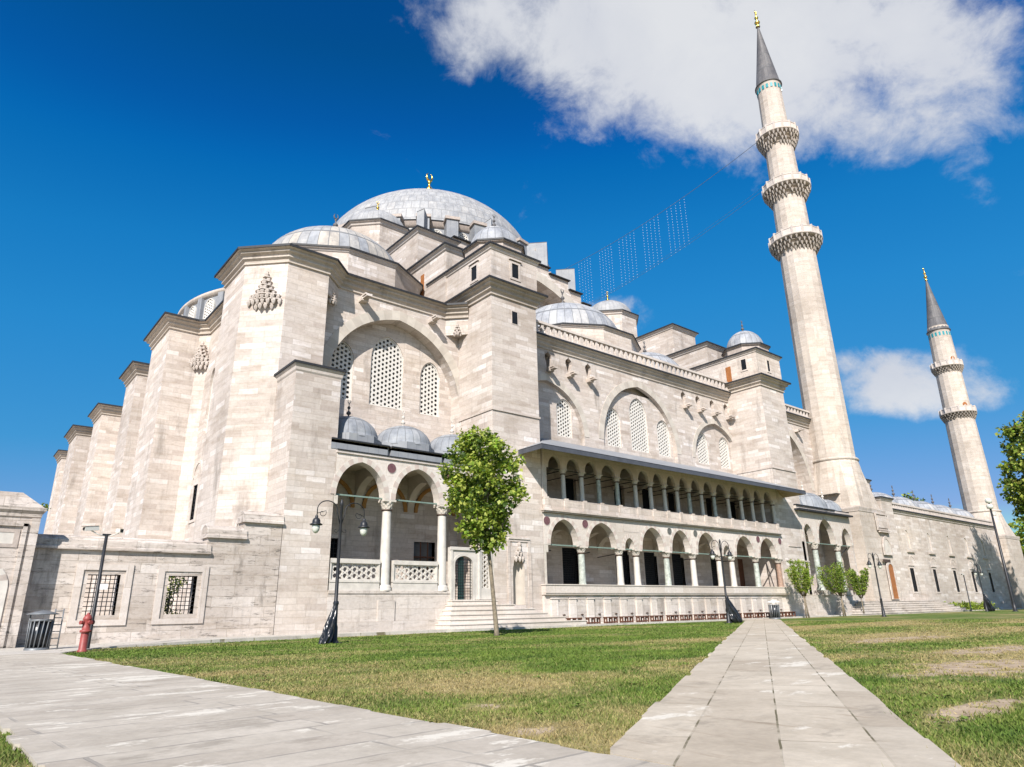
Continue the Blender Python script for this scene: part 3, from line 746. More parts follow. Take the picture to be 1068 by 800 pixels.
# ---- big side domes on twelve-sided drums
for cx, cy, nm in ((18.1, 42.2, 'lead_warm'), (40.25, 41.0, 'lead_pale'), (62.4, 42.2, 'lead_pale')):
    d = ngon(cx, cy, 6.55, 12, PI/12)
    mb = MB(); mb.prism(d, 19.4, 22.75); dr = mb.build('drum', ['limestone'], mosque)
    simple_cornice(dr, d, 23.0, closed=True, over=.2, hgt=.3, back=.8, rise=.2)
    dome_part(dr, cx, cy, 23.1, 5.2, 4.1, nm, 46, 3, 60, fin=2.3, exp=.92)
for cx, cy in ((49.6, 39.4), (30.9, 39.4)):
    d = ngon(cx, cy, 4.3, 8, PI/8)
    mb = MB(); mb.prism(d, 19.4, 20.6); dr = mb.build('drum', ['limestone'], mosque)
    simple_cornice(dr, d, 20.85, closed=True, over=.2, hgt=.3, back=.8, rise=.2)
    dome_part(dr, cx, cy, 20.9, 3.7, 3.5, 'lead_pale', 28, 2, 44, fin=1.6)
mb = MB(); mb.face([(11.0, 33.9, 19.62), (68.4, 33.9, 19.62), (68.4, 95.8, 19.62), (11.0, 95.8, 19.62)]); mb.build('lead_roof', ['lead_sheet'], mosque)
mb = MB(); mb.box(23.5, 57.2, 51.2, 79, 19.5, 34.0); mb.build('dome_base', ['limestone'], mosque)
mb = MB(); mb.box(23.4, 57.3, 51.1, 79.1, 34.0, 34.3); mb.build('lead_roof', ['lead_sheet'], mosque)

# ---- main dome and its drum
DC = (40.35, 65.0)
mb = MB(); mb.lathe((*DC, 0), [(14.0, 33.5), (14.0, 39.5)], 64, smooth=False)
drum = mb.build('drum', ['lead_sheet'], mosque)
mb = MB(); mb.lathe((*DC, 0), [(14.0, 39.2), (14.15, 39.25), (14.2, 39.4), (14.45, 39.7), (14.45, 39.8)], 96); mb.lathe((*DC, 0), [(14.45, 39.8), (14.53, 39.8), (14.53, 39.9), (13.4, 40.2)], 96, m=1)
mb.build('cornice', ['plum_stone', 'lead_edge'], drum)
NP = 32
for i in range(NP):
    a = 2*PI*i/NP-PI/2
    if math.sin(a) > .45: continue
    u = (math.cos(a), math.sin(a)); tq = (-u[1], u[0])
    def P(r, t, z): return (DC[0]+u[0]*r+tq[0]*t, DC[1]+u[1]*r+tq[1]*t, z)
    mb = MB()
    ring4 = [(13.9, -.62), (15.35, -.62), (15.35, .62), (13.9, .62)]
    for k in range(4):
        a0, a1 = ring4[k], ring4[(k+1) % 4]
        mb.face([P(*a0, 33.9), P(*a1, 33.9), P(*a1, 39.65), P(*a0, 39.65)])
    cap = [(13.8, -.78), (15.5, -.78), (15.5, .78), (13.8, .78)]
    for k in range(4):
        a0, a1 = cap[k], cap[(k+1) % 4]
        mb.face([P(*a0, 39.62), P(*a1, 39.62), P(*a1, 39.95), P(*a0, 39.95)], 1)
    mb.face([P(*c, 39.62) for c in cap[::-1]], 1); mb.face([P(*c, 39.95) for c in cap], 2)
    mb.build('drum_pier', ['lead_sheet', 'plum_stone', 'lead_edge'], drum)
    b = a+PI/NP
    fr = Fr(DC[0]+math.cos(b)*13.98, DC[1]+math.sin(b)*13.98, -math.sin(b), math.cos(b))
    lattice_window(drum, fr, 0, .62, 35.6, 38.2, 39.0, -.12, pitch=.25, n=6)
dome_part(mosque, *DC, 39.5, 13.6, 10.5, 'lead_main', 90, 14, 128, fin=6.2, fmat='gilt', k=24)
# diagonal lead covered buttress blocks standing before the drum
for x, y, z, Ll, Rr_, sl in ((46.5, 49.5, 40.6, 2.3, 2.4, .0), (50.75, 49.5, 38.6, 2.15, 2.4, .0), (30.3, 49.6, 38.6, .75, 1.5, .3), (38.7, 49.7, 40.8, 1.8, 1.6, 1.2), (26.6, 52.4, 38.9, 1.2, 1.6, .2)):
    h = math.sqrt(.5)
    c0 = (x, y); c1 = (x+h*Rr_, y+h*Rr_); c2 = (c1[0]-h*Ll, c1[1]+h*Ll); c3 = (x-h*Ll, y+h*Ll)
    mb = MB(); q_ = [c0, c1, c2, c3]; zz = [z, z-.12, z-sl, z-sl]
    for k in range(4):
        a_, b_ = q_[k], q_[(k+1) % 4]; za, zb_ = zz[k], zz[(k+1) % 4]
        mb.face([(*a_, 34.2), (*b_, 34.2), (*b_, zb_), (*a_, za)])
        mb.face([(a_[0], a_[1], za), (b_[0], b_[1], zb_), (b_[0], b_[1], zb_+.09), (a_[0], a_[1], za+.09)], 1)
    mb.face([(*p, z_+.09) for p, z_ in zip(q_, zz)], 0)
    mb.build('lead_buttress', ['lead_sheet', 'lead_edge'], mosque)
# qibla half dome with its windowed drum
HC = (26.6, 64.8)
mb = MB(); mb.lathe((*HC, 0), [(13.2, 19.5), (13.2, 28.7)], 48, smooth=False, a0=PI*.62, a1=PI*1.38); hd = mb.build('half_dome_drum', ['lead_sheet'], mosque)
mb = MB(); mb.lathe((*HC, 0), [(13.2, 28.3), (13.5, 28.5), (13.5, 28.75), (12.5, 29.0)], 60, a0=PI*.62, a1=PI*1.38); mb.build('cornice', ['cornice_stone'], hd)
for i in range(11):
    b = PI*(.68+.064*i)
    fr = Fr(HC[0]+math.cos(b)*13.25, HC[1]+math.sin(b)*13.25, -math.sin(b), math.cos(b))
    lattice_window(hd, fr, 0, .6, 25.6, 27.2, 28.1, -.1, pitch=.27, n=6)
    b += PI*.032
    u = (math.cos(b), math.sin(b)); tq = (-u[1], u[0])
    mb = MB(); mb.prism([(HC[0]+u[0]*r+tq[0]*t, HC[1]+u[1]*r+tq[1]*t) for r, t in ((13.1, -.4), (13.5, -.3), (13.5, .3), (13.1, .3))], 24, 28.4); mb.build('drum_pier', ['lead_sheet'], hd)
mb = MB(); mb.lathe((*HC, 28.7), [(12.7*math.cos(PI/2*i/9), 3.0*math.sin(PI/2*i/9)) for i in range(10)], 40, a0=PI*.5, a1=PI*1.5, uvs=(34, 6)); mb.build('half_dome', ['lead_main'], mosque)

# ------------------------------------------------------------------ arcades
def arcade_outline(x0, x1, ztop, zs, arches, zs0=None):
    """outline of an arcade wall standing on capitals: arches = [(cx, half, zspring, zapex)] from left to right"""
    o = [(x0, ztop), (x0, zs)]
    for cx, half, z0, za in arches:
        if abs(z0-zs) > 1e-6: o.append((cx-half, zs))
        o += arch(cx, half, z0, za, 9)[::-1]
        if abs(z0-zs) > 1e-6: o.append((cx+half, zs))
    return o+[(x1, zs), (x1, ztop)]
def arcade(name, y0, th, x0, x1, ztop, zs, arches, mat, vm, vw, parent=None, proud=.012):
    fr = FX(y0); mb = MB(); mb.slab(fr, arcade_outline(x0, x1, ztop, zs, arches), (), 0, th, 0, 1)
    a = mb.build(name, [mat, vm[0]], parent or mosque)
    for cx, half, z0, za in arches:
        mb = MB(); mb.band(fr, arch(cx, half, z0, za, 9), arch(cx, half+vw, z0, za+vw*1.05, 9), -proud, .01, mats=list(range(len(vm)))); mb.build('arch_ring', vm, a)
    return a
def tie(parent, x0, x1, y, z, mat='verdigris', w=.07):
    mb = MB(); mb.box(x0, x1, y-.05, y+.05, z-w/2, z+w/2); mb.build('tie_beam', [mat], parent)
def disc(parent, x, z, r, mat='porphyry', y=30.0):
    mb = MB(); n = 24; mb.face([(x+r*math.cos(2*PI*i/n), y-.006, z+r*math.sin(2*PI*i/n)) for i in range(n)])
    fr = FX(y); mb.band(fr, [(x+r*math.cos(2*PI*i/n), z+r*math.sin(2*PI*i/n)) for i in range(n)], [(x+r*1.05*math.cos(2*PI*i/n), z+r*1.05*math.sin(2*PI*i/n)) for i in range(n)], -.012, .0, mats=(1,), closed=True)
    mb.build('porphyry_disc', [mat, 'white_marble'], parent)
def cross_arches(parent, xs, y0, y1, zs, za, ztop, mat='voussoir_buff', w=.42, ochre=True):
    """inner arches from each column back to the wall, and the ceiling over them"""
    for x in xs:
        mb = MB(); fr = FL(x-w/2); c = -(y0+y1)/2; h = (y1-y0)/2-.02
        o = [(-y1, ztop), (-y1, zs)]+arch(c, h, zs, za, 9)[::-1]+[(-y0, zs), (-y0, ztop)]
        mb.slab(fr, o, (), 0, w); mb.build('inner_arch', [mat], parent)

VP = ['voussoir_pale', 'voussoir_pink']
# left arcade of three bays
LA = arcade('arcade', 29.98, .55, 13.78, 23.3, 8.42, 6.25, [(15.15, 1.30, 6.3, 7.98), (18.38, 1.32, 6.3, 8.0), (21.66, 1.32, 6.3, 8.0)], 'marble', VP, .27)
for x in (16.76, 20.05): column(LA, x, 30.25, 1.93, 5.72, .245, 6.27, .66)
mb = MB()
mb.box(13.78, 13.98, 30.0, 30.5, 5.85, 6.25); mb.box(22.98, 23.3, 30.0, 30.5, 1.5, 6.25)
mb.build('impost', ['capital_stone'], LA)
tie(LA, 13.8, 23.2, 30.25, 6.33)
disc(LA, 16.78, 7.86, .25, y=29.97); disc(LA, 20.02, 7.86, .25, y=29.97)
cross_arches(LA, (16.76, 20.05), 30.5, 33.5, 6.3, 7.75, 8.35)
for x in (15.15, 18.4, 21.66):
    mb = MB(); fr = FX(33.42); mb.band(fr, arch(x, 1.2, 6.3, 7.7, 9), arch(x, 1.4, 6.3, 7.9, 9), -.05, .05); mb.build('ochre_arch', ['ochre_paint'], LA)
mb = MB(); mb.box(13.78, 23.3, 30.4, 33.5, 8.25, 8.4); mb.build('ceiling', ['interior_plaster'], LA)
mb = MB()
mb.box(13.76, 23.3, 29.86, 30.4, 8.42, 8.47, 1); mb.box(13.76, 23.3, 29.9, 30.5, 8.3, 8.419, 0)
for c in (15.1, 18.38, 21.66):
    q = [(c-1.64, 29.98), (c+1.42, 29.98), (c+1.64, 30.2), (c+1.64, 33.4), (c-1.64, 33.4)]
    mb.prism(q, 8.47, 8.92, 2); mb.prism(q, 8.78, 8.93, 0)
    q2 = [(c-1.64, 29.9), (c+1.46, 29.9), (c+1.72, 30.16), (c+1.72, 33.4), (c-1.64, 33.4)]
    mb.prism(q2, 8.93, 9.0, 1); mb.prism(ngon(c, 31.75, 1.78, 8, PI/8), 9.0, 9.42, 2)
mb.build('lead_parapet', ['trim_stone', 'lead_edge', 'lead_sheet'], LA)
for c in (15.1, 18.38, 21.66): dome_part(mosque, c, 31.75, 9.36, 1.58, 1.22, 'lead_grey', 22, 2, 36, fin=1.05, fmat='lead_cone' if c < 17 else 'white_marble', exp=.95)
# stylobate under it, stone balustrade screens
mb = MB(); mb.box(13.77, 20.42, 29.97, 33.5, -.2, 1.86); mb.box(13.78, 20.42, 29.93, 30.6, 1.8, 1.93); mb.box(16.3, 17.2, 29.9, 30.3, .1, 1.5); mb.box(13.79, 20.0, 29.86, 30.0, -.2, .55); mb.build('stylobate', ['pedestal_stone'], LA)
def screen(parent, fr, u0, u1, z0, z1, d, pitch, name='pierced_screen', mat='white_marble'):
    """pierced stone panel: six-pointed star lattice between two rails"""
    o = rect(u0, u1, z0, z1); i = rect(u0+.06, u1-.06, z0+.05, z1-.05)
    mb = MB(); mb.band(fr, i, o, d, d+.14, closed=True)
    lattice(mb, fr, i, pitch, d+.03, .385, .09)
    R = pitch/math.sqrt(3)
    ni = int((u1-u0)/pitch/.866)+2; nj = int((z1-z0)/pitch)+2; cu = (u0+u1)/2
    for a in range(-ni//2-1, ni//2+2):
        for b in range(-1, nj+1):
            cx = cu+a*pitch*.866; cz = z0+.05+.5*pitch+b*pitch+(pitch/2 if a % 2 else 0)
            for k in range(6):
                vx, vz = cx+R*math.cos(PI*k/3), cz+R*math.sin(PI*k/3)
                if k < 2 and u0+.1 < vx < u1-.1 and z0+.1 < vz < z1-.1:
                    h = pitch*.10
                    mb.face([fr.p(vx+h*math.cos(t), vz+h*math.sin(t), d+.024) for t in (.5, 2.6, 4.7)], 1)
    return mb.build(name, [mat, 'bronze_dark'], parent)
for u0, u1 in ((13.84, 16.40), (17.12, 19.70)):
    mb = MB(); mb.box(u0, u1, 30.05, 30.4, 1.93, 2.33); mb.box(u0, u1, 30.02, 30.42, 2.30, 2.40); mb.box(u0, u1, 30.02, 30.42, 3.16, 3.36)
    mb.box(u0, u0+.07, 30.05, 30.4, 2.40, 3.16); mb.box(u1-.07, u1, 30.05, 30.4, 2.40, 3.16)
    ra = mb.build('railing', ['white_marble'], LA)
    screen(ra, FX(30.1), u0+.07, u1-.07, 2.40, 3.16, .0, .285)
barred_window(LA, F335, 20.35, 21.75, 3.05, 4.7, .02, frame=.12, proud=.0, nb=2, nh=1, fmat='wood_brown', bmat='wood_brown', bar=.045, deep=.3, pane='pane_slate')
barred_window(LA, F335, 15.2, 15.95, 2.9, 4.65, .02, frame=.1, proud=.0, nb=3, nh=6, deep=.4)
# marble door screen with its iron gate
mb = MB(); fd = FX(29.94)
gate = opening(21.25, .575, 1.5, 3.28, 3.70, 8)
pan = rect(22.42, 22.96, 2.05, 3.95)
mb.slab(fd, rect(20.4, 23.12, 1.5, 4.12), [gate, pan], 0, .25)
mb.band(fd, gate, opening(21.25, .70, 1.38, 3.28, 3.84, 8), -.03, .02, closed=True)
mb.box(20.36, 22.3, 29.86, 29.94, 3.98, 4.14); mb.box(20.4, 20.52, 29.88, 29.94, 1.5, 3.98); mb.box(22.2, 22.3, 29.88, 29.94, 1.5, 3.98)
ds = mb.build('door_screen', ['white_marble'], mosque)
mb = MB()
for i in range(1, 9): mb.bar((20.675+1.15*i/9, 30.02, 1.5), (20.675+1.15*i/9, 30.02, 3.6), .016)
for i in range(1, 15): mb.bar((20.68, 30.04, 1.5+2.15*i/15), (21.82, 30.04, 1.5+2.15*i/15), .014)
mb.build('iron_gate', ['iron_black'], ds)
mb = MB(); mb.box(21.0, 21.32, 30.07, 30.12, 1.5, 3.66); mb.build('gate_leaf', ['door_green'], ds)
screen(ds, fd, 22.42, 22.96, 2.05, 3.95, .04, .24)
# niche in the tower foot
mb = MB(); fn = FX(30.0)
mb.band(fn, [(24.42, 1.0), (25.72, 1.0), (25.72, 4.6), (24.42, 4.6)], [(24.24, .9), (25.92, .9), (25.92, 4.78), (24.24, 4.78)], -.05, .0, closed=True)
mb.box(24.3, 25.85, 29.9, 30.0, 4.74, 4.84); mb.box(25.86, 25.96, 29.93, 30, .9, 4.0)
nf = mb.build('niche', ['limestone_worn'], mosque)
mb = MB(); mb.lathe((25.05, 30.04, 0), [(.43, 1.2), (.43, 3.1), (.36, 3.6), (.2, 4.0), (.03, 4.25)], 14, a0=0, a1=PI, smooth=True); mb.face([(24.6, 30.02, 1.21), (25.5, 30.02, 1.21), (25.5, 30.49, 1.21), (24.6, 30.49, 1.21)])
mb.build('niche_hollow', ['voussoir_grey'], nf)
muqarnas(nf, 25.08, 29.985, 0, -1, 4.42, [(.2,1,0,.05),(.5,1,0,.08),(.85,2,.14,.09),(1.2,3,.3,.08)], .78)
# steps in front of the door, wrapping round to the right
mb = MB()
xr = [23.2, 24.2, 25.45, 26.2, 27.3, 28.75]
for i in range(6):
    z = 1.47-.225*i
    yf = 29.6-.20*i; mb.box(20.3-.16*i, xr[i], yf, 29.965-.001*i, -.2, z-.05-.001*i); mb.box(20.27-.16*i, xr[i]+.03, yf-.035, 29.964-.001*i, z-.05, z)
mb.build('door_steps', ['marble'], mosque)

# ---- two-storey gallery between the towers
xc = [30.25, 33.66, 35.30, 38.42, 41.36, 44.52, 46.16, 49.42, 52.70]
jl = [27.1]+xc[:-1]+[xc[-1]]
sp = []
bays = [(27.1, 30.25), (30.25, 33.66), (33.66, 35.30), (35.30, 38.42), (38.42, 41.36), (41.36, 44.52), (44.52, 46.16), (46.16, 49.42), (49.42, 52.70)]
for a, b in bays:
    w = (b-a)/2; big = w > 1
    sp.append(((a+b)/2, w-(.42 if big else .36), 4.62, 6.10 if big else 5.28))
GA = arcade('gallery', 29.99, .5, 27.0, 52.95, 6.4, 4.55, sp, 'marble', VP, .26)
for i, x in enumerate(xc): column(GA, x, 30.24, 2.3, 4.12, .215, 4.55, .62, mat='granite_brown' if i == len(xc)-1 else ('green_marble' if i in (0, 3, 7) else 'white_marble'), base=False)
mb = MB(); mb.box(27.0, 27.32, 30.0, 30.5, 4.12, 4.55); mb.box(27.0, 27.16, 30.0, 30.5, 2.3, 4.12); mb.build('impost', ['capital_stone'], GA)
tie(GA, 27.05, 52.8, 30.24, 4.58)
for x in (27.27, 30.46, 49.76, 52.98): disc(GA, x, 5.93, .26, y=29.98)
for x in (38.7, 41.64): disc(GA, x, 5.95, .24, 'grey_marble', y=29.98)
mb = MB()
for c in (34.75, 45.6): mb.band(FX(29.99), rect(c-.74, c+.74, 5.72, 6.28), rect(c-.8, c+.8, 5.66, 6.34), -.012, .0, closed=True)
mb.build('panel_frame', ['trim_stone'], GA)
cross_arches(GA, xc[:-1], 30.5, 33.5, 4.6, 5.75, 6.3)
mb = MB(); mb.box(27.0, 52.95, 30.4, 33.5, 6.2, 6.35); mb.build('ceiling', ['interior_plaster'], GA)
mb = MB(); mb.box(27.0, 52.95, 30.4, 33.5, 1.9, 2.05); mb.build('floor', ['marble'], GA)
for u in (32.45, 37.6, 40.7, 43.95, 48.9): barred_window(GA, F335, u-.72, u+.72, 2.3, 4.85, .02, frame=.14, proud=.03, nb=9, nh=16, bar=.012, deep=.25)
mb = MB(); mb.slab(F335, rect(52.03, 52.95, 2.0, 4.75), (), .12, .18); mb.build('door', ['wood_brown'], GA)
mb = MB(); mb.box(52.95, 53.5, 30.0, 33.5, -.2, 10.6); mb.build('end_wall', ['limestone'], GA)
mb = MB()
for i, (a, b) in enumerate(bays):
    if i in (0, 1, 2, 5, 7): mb.bar(((a+b)/2-.6, 30.6, 4.3), ((a+b)/2+.5, 33.4, 4.3), .03)
mb.bar((52.9, 31.4, 4.3), (51.9, 30.4, 2.35), .04)
mb.build('tie_rod', ['iron_black'], GA)
# parapet with the ablution taps
mb = MB(); mb.box(26.7, 52.85, 29.62, 30.5, 1.82, 2.26); mb.box(26.66, 52.9, 29.58, 30.52, 2.26, 2.32); mb.box(26.7, 52.85, 29.66, 30.0, 1.74, 1.82); mb.box(26.75, 52.8, 29.84, 30.5, -.2, 1.74)
pa = mb.build('ablution_parapet', ['marble'], mosque)
mb = MB(); tp = []
for i in range(17):
    x = 28.18+1.452*i; tp.append(x)
    mb.box(x-.98, x-.46, 29.74, 29.84, .08, 1.5); mb.box(x-1.02, x-.42, 29.70, 29.84, 1.5, 1.58)
    mb.box(x-.36, x+.36, 29.79, 29.84, 1.52, 1.58); mb.box(x-.40, x+.40, 29.825, 29.84, .2, 1.5, 1)
mb.box(26.75, 52.8, 29.55, 29.84, .02, .16)
mb.build('pilaster_row', ['marble', 'pedestal_stone'], pa)
for x in tp:
    mb = MB(); mb.lathe((x, 29.835, .64), [(.02, -.03), (.085, -.03), (.085, .03), (.02, .03)], 10); mb.tube([(x, 29.84, .64), (x, 29.72, .66), (x, 29.68, .6)], .025, 6)
    mb.build('tap', ['bronze_dark'], pa)
# upper storey
mb = MB(); mb.box(26.9, 53.1, 29.80, 30.5, 6.42, 6.50); mb.box(26.85, 53.15, 29.72, 30.5, 6.50, 6.62); mb.box(27.0, 53.0, 29.86, 30.02, 6.62, 7.28)
uc = [28.8, 30.4, 31.95, 33.7, 35.52, 37.1, 38.6, 40.03, 41.43, 42.93, 44.5, 46.33, 48.1, 49.65, 51.15, 52.78]
for x in [27.18]+uc: mb.box(x-.17, x+.17, 29.80, 30.1, 6.62, 7.34)
mb.box(27.0, 53.0, 30.02, 33.5, 6.45, 6.62)
ug = mb.build('upper_gallery', ['limestone_worn'], mosque)
for i, x in enumerate(uc): column(ug, x, 30.05, 7.30, 8.82, .15, 9.15, .44, mat='green_marble' if i in (2, 3, 8, 10) else 'white_marble', base=False)
ub = [27.25]+uc
us = [((a+b)/2, (b-a)/2-.22, 9.2, 9.92) for a, b in zip(ub[:-1], ub[1:])]
mb = MB(); mb.slab(FX(29.92), arcade_outline(27.02, 53.3, 10.5, 9.15, us), (), 0, .26, 0, 0); mb.box(26.98, 27.3, 29.9, 30.18, 7.3, 9.15); mb.build('upper_arcade', ['trim_stone'], ug)
mb = MB()
for a, b in zip(ub[:-1], ub[1:]): mb.bar((a, 30.05, 9.12), (b, 30.05, 9.12), .03)
for x in uc: mb.bar((x, 30.1, 9.12), (x, 33.45, 9.12), .03)
mb.build('tie_rod', ['iron_black'], ug)
cross_arches(ug, uc[1::2], 30.2, 33.5, 9.0, 9.9, 10.4, w=.2)
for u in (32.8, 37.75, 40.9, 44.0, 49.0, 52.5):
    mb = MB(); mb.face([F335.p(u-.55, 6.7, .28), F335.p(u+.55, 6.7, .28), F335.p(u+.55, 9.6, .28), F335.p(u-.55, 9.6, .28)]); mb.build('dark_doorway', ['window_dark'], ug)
# the broad lead eave, hipped at both ends
mb = MB()
E0, E1, YE = 25.2, 54.55, 27.92
def q(*p): return list(p)
zl, zt = 9.93, 12.1
hw0, hw1 = 30.4, 52.0
mb.face([(E0, YE, zl), (E1, YE, zl), (52.6, 33.5, zt), (30.4, 33.5, zt)], 0)
mb.face([(E0, 33.5, zl), (E0, YE, zl), (30.4, 33.5, zt)], 0)
mb.face([(E1, YE, zl), (E1, 33.5, zl), (52.6, 33.5, zt)], 0)
for a, b in (((E0, YE), (E1, YE)), ((E1, YE), (E1, 33.5)), ((E0, 33.5), (E0, YE))):
    mb.face([(*a, zl-.30), (*b, zl-.30), (*b, zl-.05), (*a, zl-.05)], 1)
    mb.face([(*a, zl-.05), (*b, zl-.05), (*b, zl+.001), (*a, zl+.001)], 2)
mb.face([(E0+.02, YE+.02, zl-.30), (E0+.02, 33.5, zl-.30), (E0+1.9, 33.5, 10.45), (E0+1.9, 29.92, 10.45)], 3)
mb.face([(E1-.02, 33.5, zl-.30), (E1-.02, YE+.02, zl-.30), (E1-1.3, 29.92, 10.45), (E1-1.3, 33.5, 10.45)], 3)
mb.face([(E1-.02, YE+.02, zl-.30), (E0+.02, YE+.02, zl-.30), (E0+1.9, 29.92, 10.45), (E1-1.3, 29.92, 10.45)], 3)
mb.face([(E1-1.3, 29.92, 10.45), (E0+1.9, 29.92, 10.45), (E0+1.9, 33.5, 10.45), (E1-1.3, 33.5, 10.45)], 3)
mb.build('eave_roof', ['lead_sheet', 'lead_fascia', 'lead_edge', 'wood_soffit'], mosque)

# ---- right arcade of three tall bays
RA = arcade('arcade', 29.98, .5, 56.6, 66.0, 8.72, 6.1, [(57.85, .86, 6.15, 7.66), (61.1, 1.50, 6.15, 8.28), (64.75, .92, 6.15, 7.66)], 'marble', VP, .24)
for x in (59.08, 63.2): column(RA, x, 30.24, 2.1, 5.5, .25, 6.1, .66, mat='green_marble')
for xa, xb in ((56.6, 57.0), (65.7, 66.0)):
    mb = MB(); mb.box(xa, xb, 30.0, 30.5, -.2, 6.1); mb.build('impost', ['limestone'], RA)
tie(RA, 56.8, 65.8, 30.24, 6.08)
mb = MB(); mb.bar((65.6, 30.4, 6.0), (63.9, 31.2, 4.4), .04); mb.bar((57.0, 30.5, 5.3), (58.9, 33.4, 5.6), .04); mb.build('tie_rod', ['iron_black'], RA)
cross_arches(RA, (59.08, 63.2), 30.5, 33.5, 6.15, 7.7, 8.6)
mb = MB(); mb.box(56.6, 66.0, 30.4, 33.5, 8.5, 8.65); mb.build('ceiling', ['interior_plaster'], RA)
mb = MB(); mb.box(56.1, 65.9, 29.5, 30.6, 8.72, 8.86, 1); mb.box(56.1, 65.9, 29.8, 33.5, 8.86, 9.1, 0); mb.box(56.1, 62.9, 29.7, 33.5, 9.1, 9.22, 1); mb.box(63.2, 65.8, 29.8, 33.5, 9.1, 9.2, 1)
mb.build('lead_parapet', ['trim_stone', 'lead_edge'], RA)
for c, r in ((57.6, 1.5), (61.2, 1.9), (64.8, 1.5)): dome_part(mosque, c, 31.6, 9.2, r, r*.85, 'lead_grey', 22, 2, 36, fin=1.2, fmat='white_marble')
mb = MB(); mb.box(55.4, 66.2, 29.9, 33.5, -.2, 1.75); mb.box(58.5, 59.7, 29.75, 30.6, 1.7, 2.1); mb.box(62.6, 63.8, 29.75, 30.6, 1.7, 2.1); mb.box(57.0, 58.4, 31.0, 33, 1.75, 2.9); mb.build('stylobate', ['pedestal_stone'], RA)
mb = MB()
for i in range(5): mb.box(60.2+.2*i, 64.3-.1*i, 28.9+.2*i, 29.9, -.2, .32*(i+1)-.02); 
mb.build('side_steps', ['pedestal_stone'], RA)
mb = MB(); mb.box(53.5, 57.35, 29.96, 30.3, 4.4, 4.5); mb.box(54.3, 56.3, 29.94, 30.05, 5.58, 5.66); mb.build('string_course', ['limestone_worn'], mosque)

